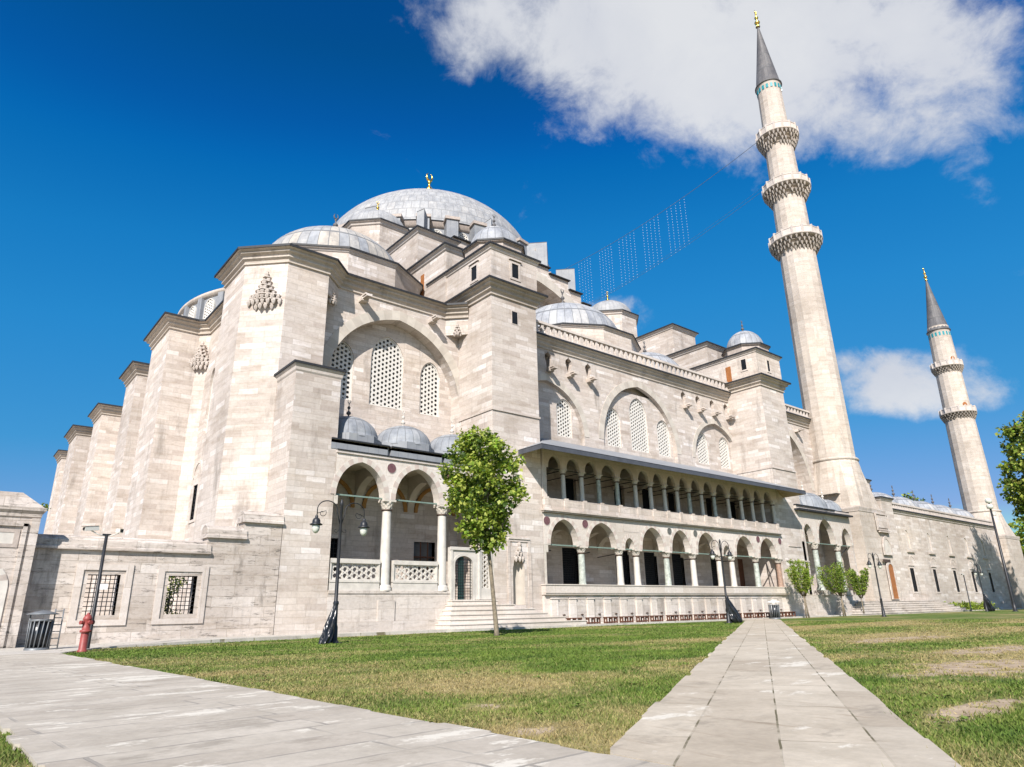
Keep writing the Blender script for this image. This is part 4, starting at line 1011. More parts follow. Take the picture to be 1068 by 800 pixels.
# ================================================================== MINARETS
def minaret(label, x, y, ped, ztop_ped, zring, prof, balconies, zcone, rcone, ztip, n=16, finh=3.0):
    t = thing('minaret', label, 'minaret', (x, y, 0), 'minarets of the mosque')
    hw, yf = ped
    mb = MB()
    sq = [(x-hw, yf), (x+hw, yf), (x+hw, yf+2*hw), (x-hw, yf+2*hw)]
    mb.prism(sq, -.2, ztop_ped)
    cy = yf+hw; rb = prof[0][0]+.12
    # chamfered transition from the square foot to the round shaft
    top = ngon(x, y, rb, 24, PI/24)
    base = []
    for a in [PI/24+2*PI*i/24 for i in range(24)]:
        c, s_ = math.cos(a), math.sin(a); k = min(hw*.98/abs(c) if abs(c) > 1e-6 else 9, hw*.98/abs(s_) if abs(s_) > 1e-6 else 9, hw*1.25)
        base.append((x+c*k, cy+s_*k))
    for i in range(24):
        j = (i+1) % 24
        mb.face([(*base[i], ztop_ped), (*base[j], ztop_ped), (*top[j], zring), (*top[i], zring)])
    mb.face([(*p, ztop_ped+.001) for p in base])
    pd = mb.build('pedestal', ['minaret_stone'], t)
    mb = MB(); mb.sweep(sq, [(0, ztop_ped-.5), (.05, ztop_ped-.42), (.05, ztop_ped-.34), (.1, ztop_ped-.12), (.1, ztop_ped), (-.3, ztop_ped+.08)], True); mb.build('string_course', ['limestone_worn'], pd)
    mb = MB(); mb.lathe((x, y, 0), [(rb, zring-.1), (rb+.1, zring), (rb+.14, zring+.12), (rb+.02, zring+.25)], 48); mb.build('ring_moulding', ['cornice_stone'], t)
    mb = MB(); mb.lathe((x, y, 0), prof, n, smooth=False, phase=PI/n); mb.build('shaft', ['minaret_stone'], t)
    for zb, zr0, zr1, r0, r1, rt in balconies:
        mb = MB()
        m = 30
        for k in range(4):
            f0 = k/4; z0 = zb+(zr0-zb)*f0; dz = (zr0-zb)/4
            ra = r0+(r1-r0)*((k+.9)/4)**.9
            mb.lathe((x, y, 0), [(r0*.98, z0), (ra*.86, z0+dz*.85), (ra*.95, z0+dz*.9), (ra*.95, z0+dz), (r0*.98, z0+dz*1.02)], m*2, m=1)
            for i in range(m):
                a = 2*PI*(i+(.5 if k % 2 else 0))/m
                q_ = random.uniform(.85, 1.1); px, py = x+math.cos(a)*(ra-.08), y+math.sin(a)*(ra-.08)
                if random.random() < .12: continue
                mb.lathe((px, py, z0), [(.02, -dz*.30), (.07*q_, .10*dz), (.13*q_, dz*.5), (.175*q_, dz*.72), (.10, dz*.78), (.15, dz*.98)], 6, smooth=False, phase=a)
        mb.lathe((x, y, 0), [(r1*.9, zr0-.05), (r1*1.01, zr0), (r1*1.03, zr0+.14), (r1*.9, zr0+.16)], m*2)
        b = mb.build('balcony', ['balcony_stone', 'cornice_stone'], t)
        mb = MB(); q = 16; rr = r1*.985
        for i in range(q):
            a0, a1 = 2*PI*i/q, 2*PI*(i+1)/q
            p0 = (x+rr*math.cos(a0), y+rr*math.sin(a0)); p1 = (x+rr*math.cos(a1), y+rr*math.sin(a1))
            am = (a0+a1)/2; fr = Fr(p0[0], p0[1], p1[0]-p0[0], p1[1]-p0[1]); L = math.hypot(p1[0]-p0[0], p1[1]-p0[1])
            mb.slab(fr, rect(.06, L-.06, zr0+.16, zr1), (), 0, .1); mb.slab(fr, rect(-.02, L+.02, zr1, zr1+.09), (), -.04, .14)
            mb.box(p0[0]-.09, p0[0]+.09, p0[1]-.09, p0[1]+.09, zr0+.16, zr1+.2)
        mb.build('parapet', ['trim_stone'], b)
        fr = Fr(x-.2, y-rt*.96, .8, -.6)
        mb = MB(); a = math.radians(-125); p = (x+math.cos(a)*rt*.985, y+math.sin(a)*rt*.985); fr = Fr(p[0], p[1], -math.sin(a), math.cos(a))
        mb.slab(fr, opening(0, .32, zr0+.16, zr1+.35, zr1+.75, 5), (), -.03, .1); mb.build('door', ['door_orange' if finh < 2.6 else 'bronze_dark'], b)
    mb = MB(); mb.lathe((x, y, 0), [(rcone*.93, zcone-1.35), (rcone*.95, zcone-.3), (rcone*1.0, zcone-.05)], 40)
    c = mb.build('tile_band', ['minaret_stone'], t)
    mb = MB()
    for i in range(18):
        a = 2*PI*i/18; fr = Fr(x+math.cos(a)*rcone*.955, y+math.sin(a)*rcone*.955, -math.sin(a), math.cos(a))
        mb.slab(fr, rect(-.13, .13, zcone-1.0, zcone-.42), (), -.03, .1)
    mb.build('tile', ['teal_tile'], c)
    mb = MB(); mb.lathe((x, y, 0), [(rcone*1.0, zcone-.06), (rcone*1.07, zcone-.02), (rcone*1.07, zcone+.1), (rcone*.97, zcone+.2), (rcone*.52, zcone+(ztip-zcone)*.5), (.10, ztip)], 32, uvs=(20, 4), smooth=True)
    cn = mb.build('cone_roof', ['lead_cone'], t)
    finial(cn, x, y, ztip-.1, finh, 'gilt')
    return t
minaret('tallest stone minaret with three carved balconies, right of the domes', 69.9, 32.3, (2.8, 29.4), 9.85, 14.85,
        [(2.16, 14.9), (2.06, 26), (1.95, 39.2), (1.86, 41), (1.80, 46.2), (1.74, 48), (1.62, 53.7), (1.55, 55), (1.42, 62.6)],
        [(39.1, 40.55, 41.45, 1.9, 2.85, 1.86), (46.15, 47.65, 48.55, 1.80, 2.66, 1.74), (53.5, 55.15, 56.1, 1.62, 2.42, 1.54)], 63.15, 1.52, 73.1)
minaret('shorter distant minaret with two balconies, beside the tree at the right', 110.8, 32.0, (2.9, 29.2), 9.3, 12.6,
        [(2.05, 12.6), (1.96, 20), (1.86, 26), (1.75, 28), (1.66, 33), (1.55, 36), (1.42, 40.6)],
        [(25.9, 26.8, 27.55, 1.86, 2.28, 1.76), (33.0, 33.95, 34.7, 1.60, 2.05, 1.56)], 39.9, 1.5, 48.7, finh=2.4)

# ================================================================== COURTYARD WALL
cw = thing('courtyard_wall', 'long windowed stone courtyard wall with small lead domes, between the two minarets', 'wall', (90, 30.2, 0))
FW = FX(30.2)
ww = [(78.66, .50), (84.6, .42), (90.4, .42), (96.1, .42), (102.0, .42)]
uw = [(79.2, 7.9), (84.9, 7.9), (90.6, 7.8), (96.2, 7.8), (101.8, 7.8)]
mb = MB()
mb.slab(FW, rect(75.2, 108.0, -.2, 10.0), [rect(x-h, x+h, 2.05, 4.4) for x, h in ww]+[opening(x, .55, 6.3, 7.7, 8.5, 5) for x, z in uw], 0, 1.0)
mb.box(108.0, 108.6, 30.2, 40, -.2, 10.0); mb.box(72.2, 75.5, 31.5, 34.5, 9.5, 13.2); mb.box(72.9, 75.4, 29.62, 36.5, -.2, 10.9); mb.box(70.2, 72.9, 31.0, 36.5, 9.7, 10.9); mb.box(75.4, 108, 36, 36.5, -.2, 10.2)
w0 = mb.build('wall', ['limestone_pale'], cw)
for x, h in ww: barred_window(cw, FW, x-h, x+h, 2.05, 4.4, .02, frame=.16, proud=.05, nb=4, nh=12, deep=.35, hood=True, pane='door_green')
for x, z in uw:
    mb = MB(); mb.slab(FW, opening(x, .549, 6.3, 7.7, 8.5, 5), (), .09, .2); mb.band(FW, inset(opening(x, .549, 6.3, 7.7, 8.5, 5), .12), opening(x, .549, 6.3, 7.7, 8.5, 5), .0, .1, mats=(1, 0), closed=True); mb.build('blind_window', ['trim_stone', 'voussoir_pale'], cw)
    mb = MB(); mb.box(x-.85, x+.85, 30.02, 30.2, 6.02, 6.14); mb.build('window_sill', ['cornice_stone'], cw)
    mb = MB(); mb.band(FW, arch(x, .7, 5.0, 5.6, 5), arch(x, .8, 5.0, 5.72, 5), -.03, .01); mb.build('relieving_arch', ['limestone_worn'], cw)
simple_cornice(cw, [(75.4, 30.2), (108.0, 30.2)], 10.35, over=.22, hgt=.45, back=.8, rise=.1)
balustrade(cw, 75.5, 107.9, 30.35, 10.42, 11.15, .45, .2)
simple_cornice(cw, [(72.9, 33), (72.9, 29.62), (75.4, 29.62), (75.4, 33)], 11.25, over=.18, hgt=.35, back=.8, rise=.15)
simple_cornice(cw, [(72.2, 34.5), (72.2, 31.5), (75.5, 31.5), (75.5, 34.5)], 13.5, over=.18, hgt=.3, back=1.0, rise=.3)
mb = MB(); mb.face([(75.4, 31, 10.5), (108, 31, 10.5), (108, 40, 10.5), (75.4, 40, 10.5)]); mb.face([(66.6, 31, 11.3), (75.4, 31, 11.3), (75.4, 40, 11.3), (66.6, 40, 11.3)]); mb.build('lead_roof', ['lead_sheet'], cw)
for i in range(6):
    dome_part(cw, 74.8+5.9*i, 33.6, 10.9, 2.55, 2.0, 'lead_pale', 24, 2, 36, fin=1.5, fmat='lead_cone', exp=.95)
# portal bay between the pedestal and the wall
mb = MB(); fp = FX(29.3)
fp2 = FX(29.25)
mb.band(fp2, rect(70.25, 72.75, 7.9, 9.3), rect(70.05, 72.85, 7.75, 9.45), -.06, .05, closed=True)
mb.band(fp2, opening(71.45, .72, 5.55, 5.9, 6.95, 8), opening(71.45, .95, 5.4, 5.9, 7.25, 8), -.06, .05, closed=True)
mb.slab(fp2, rect(70.5, 72.5, 8.0, 9.2), (), -.02, .05)
mb.band(fp2, opening(71.25, .56, 1.34, 4.1, 4.6, 7), opening(71.25, .80, 1.3, 4.1, 4.9, 7), -.06, .05, closed=True)
mb.box(70.3, 72.6, 29.1, 29.3, 7.55, 7.68)
po = mb.build('portal', ['limestone_worn'], cw)
mb = MB(); mb.slab(fp2, opening(71.25, .56, 1.34, 4.1, 4.6, 7), (), -.02, .05); mb.build('door', ['door_orange'], po)
mb = MB(); mb.slab(fp2, opening(71.45, .72, 5.55, 5.9, 6.95, 8), (), -.015, .05); mb.build('lunette', ['voussoir_pale'], po)
mb = MB(); mb.slab(fp2, rect(69.9, 71.4, 4.72, 4.98), (), -.09, .0); mb.build('dark_sign', ['bronze_dark'], po)
mb = MB()
for i in range(6): mb.box(60.8+.5*i, 86.0-.9*i, 27.9+.22*i, 29.28, -.2, .2*(i+1)-.09); mb.box(60.75+.5*i, 86.05-.9*i, 27.86+.22*i, 29.279, .2*(i+1)-.09, .2*(i+1)-.04)
mb.box(72.95, 81.4, 29.27, 30.2, -.2, 1.1)
mb.build('portal_steps', ['pedestal_stone'], cw)

# ================================================================== GARDEN WALL AND GATEHOUSE
gw = thing('garden_wall', 'old weathered stone garden wall with two barred windows and a stepped coping, at the left', 'wall', (6, 30, 0))
mb = MB()
wins = [rect(4.30, 5.38, 1.02, 2.47), rect(7.06, 8.14, 1.02, 2.47)]
mb.slab(F30, [(2.2, -.2), (11.46, -.2), (11.46, 4.72), (9.78, 4.72), (9.78, 4.0), (8.36, 4.0), (8.36, 3.34), (2.2, 3.34)], wins, 0, .75)
mb.box(2.3, 11.4, 29.93, 30.0, -.2, .2)
mb.build('wall', ['old_stone'], gw)
mb = MB()
def coping(x0, x1, z):
    y0, y1 = 29.86, 30.86; pr = [(y0, z), (y0, z+.1), (y0+.08, z+.13), (y0+.08, z+.2)]
    pr += [(y0+.05+(y1-y0-.1)*(1-math.cos(PI*k/7))/2, z+.2+.34*math.sin(PI*k/7)) for k in range(1, 7)]
    pr += [(y1-.08, z+.2), (y1-.08, z+.1), (y1, z)]
    n = len(pr)
    for i in range(n-1):
        a, b = pr[i], pr[i+1]; mb.face([(x0, a[0], a[1]), (x1, a[0], a[1]), (x1, b[0], b[1]), (x0, b[0], b[1])])
    mb.face([(x0, *p) for p in pr]); mb.face([(x1, *p) for p in pr[::-1]]); mb.face([(x0, y1, z), (x1, y1, z), (x1, y0, z), (x0, y0, z)])
coping(2.2, 8.52, 3.342); coping(8.28, 9.92, 4.002); coping(9.70, 11.46, 4.722)
mb.build('coping', ['old_stone'], gw)
for r in wins:
    u0, u1 = r[0][0], r[1][0]
    mb = MB()
    mb.band(F30, rect(u0, u1, 1.02, 2.47), rect(u0-.16, u1+.16, .86, 2.63), .03, .5, closed=True)
    mb.band(F30, rect(u0-.158, u1+.158, .862, 2.628), rect(u0-.40, u1+.40, .66, 2.85), -.05, .06, closed=True)
    w = mb.build('window', ['trim_stone'], gw)
    mb = MB()
    for i in range(1, 7): mb.bar(F30.p(u0+(u1-u0)*i/7, 1.02, .16), F30.p(u0+(u1-u0)*i/7, 2.47, .16), .016)
    for i in range(1, 9): mb.bar(F30.p(u0, 1.02+1.45*i/9, .17), F30.p(u1, 1.02+1.45*i/9, .17), .016)
    mb.build('iron_grille', ['iron_black'], w)
sg = MB(); sg.box(4.72, 5.02, 30.10, 30.12, 1.94, 2.14)
tag(sg.build('sign', ['sign_white'], None, (4.87, 30.1, 1.94)), 'small blank white sign on the bars of a garden wall window', 'sign')

gh = thing('gatehouse', 'old stone gatehouse with pink and white arch, cut off by the left edge', 'gatehouse', (0, 29.3, 0))
FG = FX(29.3)
mb = MB()
mb.slab(FG, rect(-2.42, 2.42, -.2, 4.3), [opening(0, 1.55, -.1, 2.0, 2.95, 9)], 0, 1.0); mb.box(-2.42, 2.42, 30.3, 31.6, -.2, 4.3)
mb.box(1.99, 2.12, 29.22, 29.3, -.1, 4.1); mb.box(2.2, 2.45, 29.24, 29.3, -.1, 4.3); mb.box(-2.12, -1.99, 29.22, 29.3, -.1, 4.1)
mb.box(-2.12, 2.12, 29.22, 29.3, 4.0, 4.12)
mb.build('wall', ['old_stone'], gh)
mb = MB(); mb.sweep([(-2.42, 31.6), (-2.42, 29.3), (2.42, 29.3), (2.42, 31.6)], [(0, 4.3), (.05, 4.34), (.05, 4.45), (.14, 4.55), (.14, 4.66), (-1, 4.8)]); mb.build('cornice', ['old_stone'], gh)
mb = MB(); mb.prism([(-2.5, 29.2), (2.5, 29.2), (2.5, 31.7), (-2.5, 31.7)], 4.67, 5.2, 0, 0, .72); mb.build('roof', ['old_stone'], gh)
mb = MB(); mb.band(FG, rect(-1.78, 1.78, 3.40, 3.78), rect(-1.93, 1.93, 3.28, 3.9), -.03, .02, mats=(0,), closed=True); mb.box(-1.78, 1.78, 29.285, 29.31, 3.40, 3.78, 1); mb.build('panel', ['plum_stone', 'white_marble'], gh)
mb = MB(); mb.band(FG, arch(0, 1.55, 2.0, 2.95, 9), arch(0, 1.9, 2.0, 3.22, 9), -.04, .3, mats=(0, 1)); mb.box(1.55, 1.9, 29.26, 29.5, -.1, 2.0); mb.box(-1.9, -1.55, 29.26, 29.5, -.1, 2.0); mb.build('arch_ring', ['white_marble', 'plum_stone'], gh)
mb = MB(); mb.slab(FG, opening(0, 1.5, -.1, 2.0, 2.9, 9), (), .35, .45); mb.build('door', ['wood_brown'], gh)

# ================================================================== LEAVES AND TREES
def rnd_dir():
    z = random.uniform(-1, 1); a = random.uniform(0, 2*PI); r = math.sqrt(1-z*z)
    return Vector((r*math.cos(a), r*math.sin(a), z))
def leaf_mesh(name, clumps, mats, parent, size=(.14, .22), aspect=1.0, up=.5, seed=1):
    """clumps: (centre, radius, number of leaves, weights per material)"""
    random.seed(seed); mb = MB()
    for c, r, n, wts in clumps:
        c = Vector(c)
        for _ in range(n):
            d = rnd_dir(); rr = r*random.random()**.45
            p = c+Vector((d.x*rr, d.y*rr, d.z*rr*.8))
            nrm = (rnd_dir()+Vector((0, 0, up))+d*.6).normalized()
            t = nrm.orthogonal().normalized(); b = nrm.cross(t); a = random.uniform(0, 2*PI)
            t, b = t*math.cos(a)+b*math.sin(a), b*math.cos(a)-t*math.sin(a)
            s = random.uniform(*size); w = s*aspect*.5; bend = nrm*s*random.uniform(-.12, .12)
            mb.face([p, p+t*s*.45+b*w+bend, p+t*s-bend, p+t*s*.45-b*w+bend], random.choices(range(len(mats)), wts)[0])
    return mb.build(name, mats, parent)
def crown_clumps(cx, cy, prof, n, cr, leaves, squash=1.0, seed=3, shell=.55, lean=(0, 0)):
    random.seed(seed); out = []
    z0, z1 = prof[0][0], prof[-1][0]
    def R(z):
        for (a, ra), (b, rb) in zip(prof[:-1], prof[1:]):
            if a <= z <= b: return ra+(rb-ra)*(z-a)/(b-a)
        return 0
    zs = []
    while len(out) < n:
        z = random.uniform(z0, z1); r = R(z)
        if random.random() > (r/max(p[1] for p in prof))**1.2: continue
        a = random.uniform(0, 2*PI); rr = r*(shell+(1-shell)*random.random())*random.uniform(.86, 1.10) if random.random() < .8 else r*random.random()*shell
        k = cr*random.uniform(.6, 1.25)
        f = (z-z0)/(z1-z0)
        wts = random.choice(([3, 2, 1, 1], [1, 3, 2, 0], [4, 2, 0, 2], [1, 2, 4, 0], [2, 3, 1, 1]))
        out.append(((cx+lean[0]*f+rr*math.cos(a), cy+lean[1]*f+rr*math.sin(a)*squash, z), k, int(leaves*(k/cr)**2*random.uniform(.7, 1.3)), wts))
    return out
def limbs(mb, base, clumps, r0, count, seed=5):
    random.seed(seed)
    for c, k, n, w in random.sample(clumps, min(count, len(clumps))):
        c = Vector(c); b = Vector(base); m = b.lerp(c, .5)+Vector((random.uniform(-.2, .2), random.uniform(-.2, .2), random.uniform(.0, .35)))
        mb.tube([b, b.lerp(m, .55), m, c], [r0, r0*.75, r0*.5, r0*.16], 5)
LM = ['leaf_light', 'leaf_mid', 'leaf_dark', 'leaf_lime']

t = thing('tree', 'young leafy green tree with a slim bare trunk, alone on the lawn by the steps', 'tree', (16.8, 21.5, 0))
prof = [(3.1, .4), (3.6, .9), (4.2, 1.25), (5.0, 1.5), (5.8, 1.6), (6.5, 1.72), (7.1, 1.6), (7.6, 1.1), (8.0, .35)]
cl = crown_clumps(16.2, 21.5, prof, 190, .36, 62, seed=23, shell=.4)
leaf_mesh('crown', cl, LM, t, (.10, .21), .8, .8, 4)
mb = MB(); mb.tube([(16.8, 21.5, -.1), (16.79, 21.5, .15), (16.7, 21.52, 1.1), (16.56, 21.5, 2.2), (16.45, 21.5, 3.1), (16.3, 21.52, 4.5), (16.2, 21.5, 6.2)], [.13, .095, .08, .075, .068, .05, .03], 10)
limbs(mb, (16.45, 21.5, 3.1), cl, .045, 14); limbs(mb, (16.33, 21.5, 4.4), cl, .035, 14, 9)
mb.build('trunk', ['bark'], t)

def vase_tree(label, x, y, h, rx, stems, seed, grp, wts=None):
    t = thing('small_tree', label, 'tree', (x, y, 0), grp)
    random.seed(seed); cl = []; mb = MB(); zf = h*.36
    for i in range(26):
        a = random.uniform(0, 2*PI); k = random.random()**.5; top = h*random.uniform(.72, 1.0)
        ex, ey = x+rx*k*math.cos(a), y+rx*k*math.sin(a)
        b = Vector((x+rx*.12*math.cos(a), y+rx*.12*math.sin(a), zf)); e = Vector((ex, ey, top*(1-.05*k)))
        mb.tube([b, b.lerp(e, .5)+Vector((rx*.12*math.cos(a), rx*.12*math.sin(a), 0)), e], [.025, .017, .006], 4)
        for j in range(6):
            f = .22+.80*j/5; p = b.lerp(e, f)+Vector((rx*.08*math.sin(PI*f)*math.cos(a), rx*.08*math.sin(PI*f)*math.sin(a), 0))
            cl.append((tuple(p), rx*(.05+.24*f)*(1.0 if f < .8 else .6), int(8+38*f), wts or [2, 3, 1, 3]))
    leaf_mesh('crown', cl, LM, t, (.10, .19), .42, .4, seed)
    for dx in stems: mb.tube([(x+dx, y, -.1), (x+dx*.55, y, zf*.5), (x+dx*.1, y, zf+.2)], [.06, .05, .035], 7)
    mb.build('trunk', ['bark'], t)
G = 'small trees planted beside the right arcade'
vase_tree('small upright tree on two thin stems, leftmost of the three by the right arcade', 51.9, 28.0, 4.35, 1.15, (-.12, .28), 11, G, [3, 3, 1, 3])
vase_tree('broadest bushy young tree, middle of the three by the right arcade', 57.8, 28.0, 4.35, 1.6, (-.1, .25), 12, G, [1, 4, 3, 2])
vase_tree('slimmest young tree on one stem, right of the bushy one', 61.3, 28.0, 3.9, .85, (.1,), 13, G, [1, 4, 2, 2])

t = thing('tree', 'big leafy tree cut off by the right edge, in front of the distant minaret', 'tree', (91.6, 19.2, 0))
cl = crown_clumps(91.6, 19.2, [(6.5, 1.5), (8, 3.4), (11, 4.5), (14, 4.8), (17, 4.2), (19, 2.8), (20.6, 1.0)], 230, .95, 60, seed=31)
leaf_mesh('crown', [(c, k, n, [2, 3, 3, 1, 2]) for c, k, n, w in cl], LM+['leaf_olive'], t, (.30, .55), .8, .5, 8)
mb = MB(); mb.tube([(91.6, 19.2, -.2), (91.6, 19.2, 3), (91.7, 19.2, 7), (91.6, 19.3, 12)], [.42, .34, .26, .12], 10); limbs(mb, (91.7, 19.2, 6.5), cl, .14, 22); mb.build('trunk', ['bark'], t)
t = thing('tree', 'lower pale green tree beyond the distant minaret, at the right edge', 'tree', (127, 28.6, 0))
cl = crown_clumps(127, 28.6, [(1.5, 3.0), (4, 5.6), (8, 6.4), (11.5, 5.0), (14.0, 1.6)], 190, 1.2, 46, seed=32)
leaf_mesh('crown', [(c, k, n, [4, 3, 1, 2, 1]) for c, k, n, w in cl], LM+['leaf_olive'], t, (.4, .65), .8, .5, 9)
mb = MB(); mb.tube([(127, 28.6, -.2), (127, 28.6, 3), (127, 28.6, 8)], [.35, .28, .12], 8); limbs(mb, (127, 28.6, 3), cl, .12, 12); mb.build('trunk', ['bark'], t)
t = thing('tree', 'small dark treetop showing over the courtyard domes', 'tree', (112, 41.5, 0))
cl = crown_clumps(112, 41.5, [(11, .8), (13, 2.2), (15, 2.2), (16.4, .8)], 40, .8, 40, seed=33)
leaf_mesh('crown', [(c, k, n, [1, 3, 3, 1]) for c, k, n, w in cl], LM, t, (.3, .5), .8, .5, 10)
mb = MB(); mb.tube([(112, 41.5, -.2), (112, 41.5, 13)], [.3, .12], 8); mb.build('trunk', ['bark'], t)
hb = thing('bush', 'low flowering bushes along the foot of the courtyard wall, beyond the steps', 'bush', (89, 29.2, 0))
random.seed(41)
cl = [((82.5+14.5*random.random(), 29.25+random.uniform(-.4, .3), random.uniform(.15, .75)), .42, 40, [2, 3, 1, 1]) for _ in range(90)]
leaf_mesh('foliage', cl, LM, hb, (.14, .26), .6, .6, 12)
sh = thing('shrub', 'dark green shrub behind the bars of the second garden wall window', 'shrub', (7.75, 32.3, 0))
leaf_mesh('foliage', [((7.75+random.uniform(-.3, .3), 32.3+random.uniform(-.25, .25), .3+.12*i), .3, 60, [1, 2, 4, 0]) for i in range(20)], LM, sh, (.08, .16), .5, .5, 15)
mb = MB(); mb.tube([(7.75, 32.3, -.1), (7.75, 32.3, 1.8)], [.06, .03], 6); mb.build('stem', ['bark'], sh)
pl = thing('weed', 'small green weed growing on the gatehouse roof corner', 'plant', (2.45, 29.9, 4.7))
leaf_mesh('foliage', [((2.42+.1*i, 29.9, 4.78+.05*(i % 2)), .14, 30, [2, 3, 2, 1]) for i in range(3)], LM, pl, (.07, .13), .5, .8, 14)

# ================================================================== LAMPS, POLES, BINS, HYDRANT, STOOLS
def lamp_post(label, x, y, h=4.55):
    t = thing('lamp_post', label, 'lamp post', (x, y, 0), 'double armed lamp posts on the lawns')
    mb = MB(); mb.lathe((x, y, 0), [(.17, 0), (.17, .06), (.12, .1), (.11, .5), (.085, .58), (.08, 1.2), (.095, 1.24), (.06, 1.3), (.055, h*.55), (.045, h-.15), (.06, h-.12), (.05, h-.03), (.02, h+.06)], 14); mb.box(x-.24, x+.24, y-.2, y+.2, -.05, .02); mb.build('pole', ['iron_black'], t)
    for s in (-1, 1):
        mb = MB(); pts = [(x+s*.03, y, h*.83)]
        for i in range(15):
            a = PI*(1-i/14.0); pts.append((x+s*(.50+.36*math.cos(a)*1.0), y, h*.93+.24*math.sin(a)*1.25 if i < 15 else 0))
        pts[1] = (x+s*.13, y, h*.905)
        pts.append((x+s*.86, y, h*.885))
        mb.tube(pts, .018, 6)
        sp = [(x+s*(.68+.15*(1-i/14)*math.cos(2.6+i*.5)), y, h*.905+.15*(1-i/14)*math.sin(2.6+i*.5)) for i in range(13)]
        mb.tube([(x+s*.86, y, h*.90)]+sp, .011, 5)
        sp = [(x+s*(.16+.09*(1-i/12)*math.cos(3.4+i*.5)), y, h*.785+.09*(1-i/12)*math.sin(3.4+i*.5)) for i in range(11)]
        mb.tube([(x+s*.03, y, h*.8)]+sp, .010, 5)
        mb.build('arm', ['iron_black'], t)
        lx = x+s*.87; zz = h*.80
        mb = MB(); mb.lathe((lx, y, zz), [(.02, .40), (.05, .36), (.05, .30), (.10, .27), (.13, .20), (.13, .13), (.21, .09), (.20, .06), (.10, .05)], 14)
        l = mb.build('lantern', ['iron_black'], t)
        mb = MB(); mb.lathe((lx, y, zz), [(.125, .06), (.13, -.02), (.11, -.12), (.06, -.19), (.005, -.21)], 14); mb.build('lamp_glass', ['lamp_glass'], l)
    return t
lamp_post('nearest black double armed lamp post, with a black bag round its foot', 10.25, 21.65)
lamp_post('black double armed lamp post with bagged foot, in front of the ablution stools', 35.8, 24.1, 4.68)
lamp_post('black double armed lamp post with bare foot, in front of the orange portal door', 54.6, 23.5)
lamp_post('farthest black double armed lamp post, in the tree shadow on the courtyard wall', 81.2, 25.0)
def bag(label, x, y, dx, dy, h, seed, wid=.30):
    mb = MB(); n = 34; K = 20; rings = []
    for k in range(K):
        f = k/(K-1); off = f**1.25; ring_ = []
        prof_ = .065+.03*math.sin(min(f/.08, 1)*PI)+wid*(max(0, f-.06)**.8)*(1.0-.45*max(0, (f-.82)/.18)**2)
        for i in range(n):
            a = 2*PI*i/n
            w = .42*noise.noise(Vector((math.cos(a)*1.7+seed, math.sin(a)*1.7, f*2.2)))+.22*noise.noise(Vector((math.cos(a)*5+seed, math.sin(a)*5, f*5.5-a)))+.10*math.sin(7*a+5*f+seed)
            r = prof_*(1+w*min(1, f*2.5))
            zz = h*(1-f)+.10*noise.noise(Vector((math.cos(a)*2, math.sin(a)*2, seed)))*f
            ring_.append((x+dx*off+r*math.cos(a), y+dy*off+r*math.sin(a)*.8, max(.012, zz)))
        rings.append(ring_)
    b = len(mb.v)
    for r in rings: mb.v += r
    for k in range(K-1):
        for i in range(n):
            j = (i+1) % n; mb.iface([b+k*n+i, b+(k+1)*n+i, b+(k+1)*n+j, b+k*n+j], 0, False)
    mb.iface([b+(K-1)*n+i for i in range(n)], 0)
    o = mb.build('plastic_bag', ['bag_plastic'], None, (x, y, 0))
    return tag(o, label, 'bag', 'black bags tied round lamp post feet')
bag('crumpled black plastic bag leaning left at the foot of the nearest lamp post', 10.25, 21.6, -.46, -.2, 1.30, 2, .15)
bag('black plastic bag round the foot of the lamp post before the ablution stools', 35.8, 24.05, .55, -.1, 1.5, 5, .42)
bag('black plastic bag round the foot of the farthest lamp post', 81.2, 24.95, .6, -.1, 1.7, 8, .5)

def litter_bin(label, x, y, s, hoodmat, frame):
    t = thing('litter_bin', label, 'bin', (x, y, 0), 'caged litter bins')
    mb = MB(); r = .30*s
    mb.lathe((x, y, 0), [(r*1.1, 0), (r*1.1, .08), (r*.95, .1)], 20)
    mb.lathe((x, y, 0), [(r*1.02, .86*s), (r*1.12, .86*s), (r*1.12, .91*s), (r*1.02, .91*s)], 20)
    for i in range(16):
        a = 2*PI*i/16; mb.tube([(x+r*.98*math.cos(a), y+r*.98*math.sin(a), .05), (x+r*1.08*math.cos(a+.12), y+r*1.08*math.sin(a+.12), .88*s)], .019*s, 5)
    mb.build('cage', ['iron_grey'], t)
    mb = MB(); mb.lathe((x, y, 0), [(.02, .09), (r*.85, .09), (r*.95, .84*s), (r*.3, .86*s)], 18); mb.build('liner', ['bag_plastic'], t)
    mb = MB()
    for dx in (-1, 1):
        mb.tube([(x+dx*r*.95, y, .0), (x+dx*r*1.05, y, 1.08*s)], .02, 5)
    mb.lathe((x, y, 1.05*s), [(.02, .13*s), (r*.7, .09*s), (r*1.45, .02), (r*1.45, 0), (.02, -.01)], 20)
    mb.build('hood', [hoodmat], t)
    if frame:
        mb = MB()
        for dx in (.30, .52):
            mb.tube([(x+dx, y-.1, 0), (x+dx, y-.1, 1.22)], .02, 5)
        for k in range(6): mb.tube([(x+.30, y-.1, .15+.2*k), (x+.52, y-.1, .15+.2*k)], .014, 5)
        mb.build('side_frame', ['iron_grey'], t)
    return t
litter_bin('grey caged litter bin with flat hood, beside the gatehouse and hydrant', 2.75, 26.3, 1.0, 'iron_grey', True)
litter_bin('caged litter bin under a pale hood, at the end of the stone path', 47.75, 28.2, 1.1, 'sign_white', False)

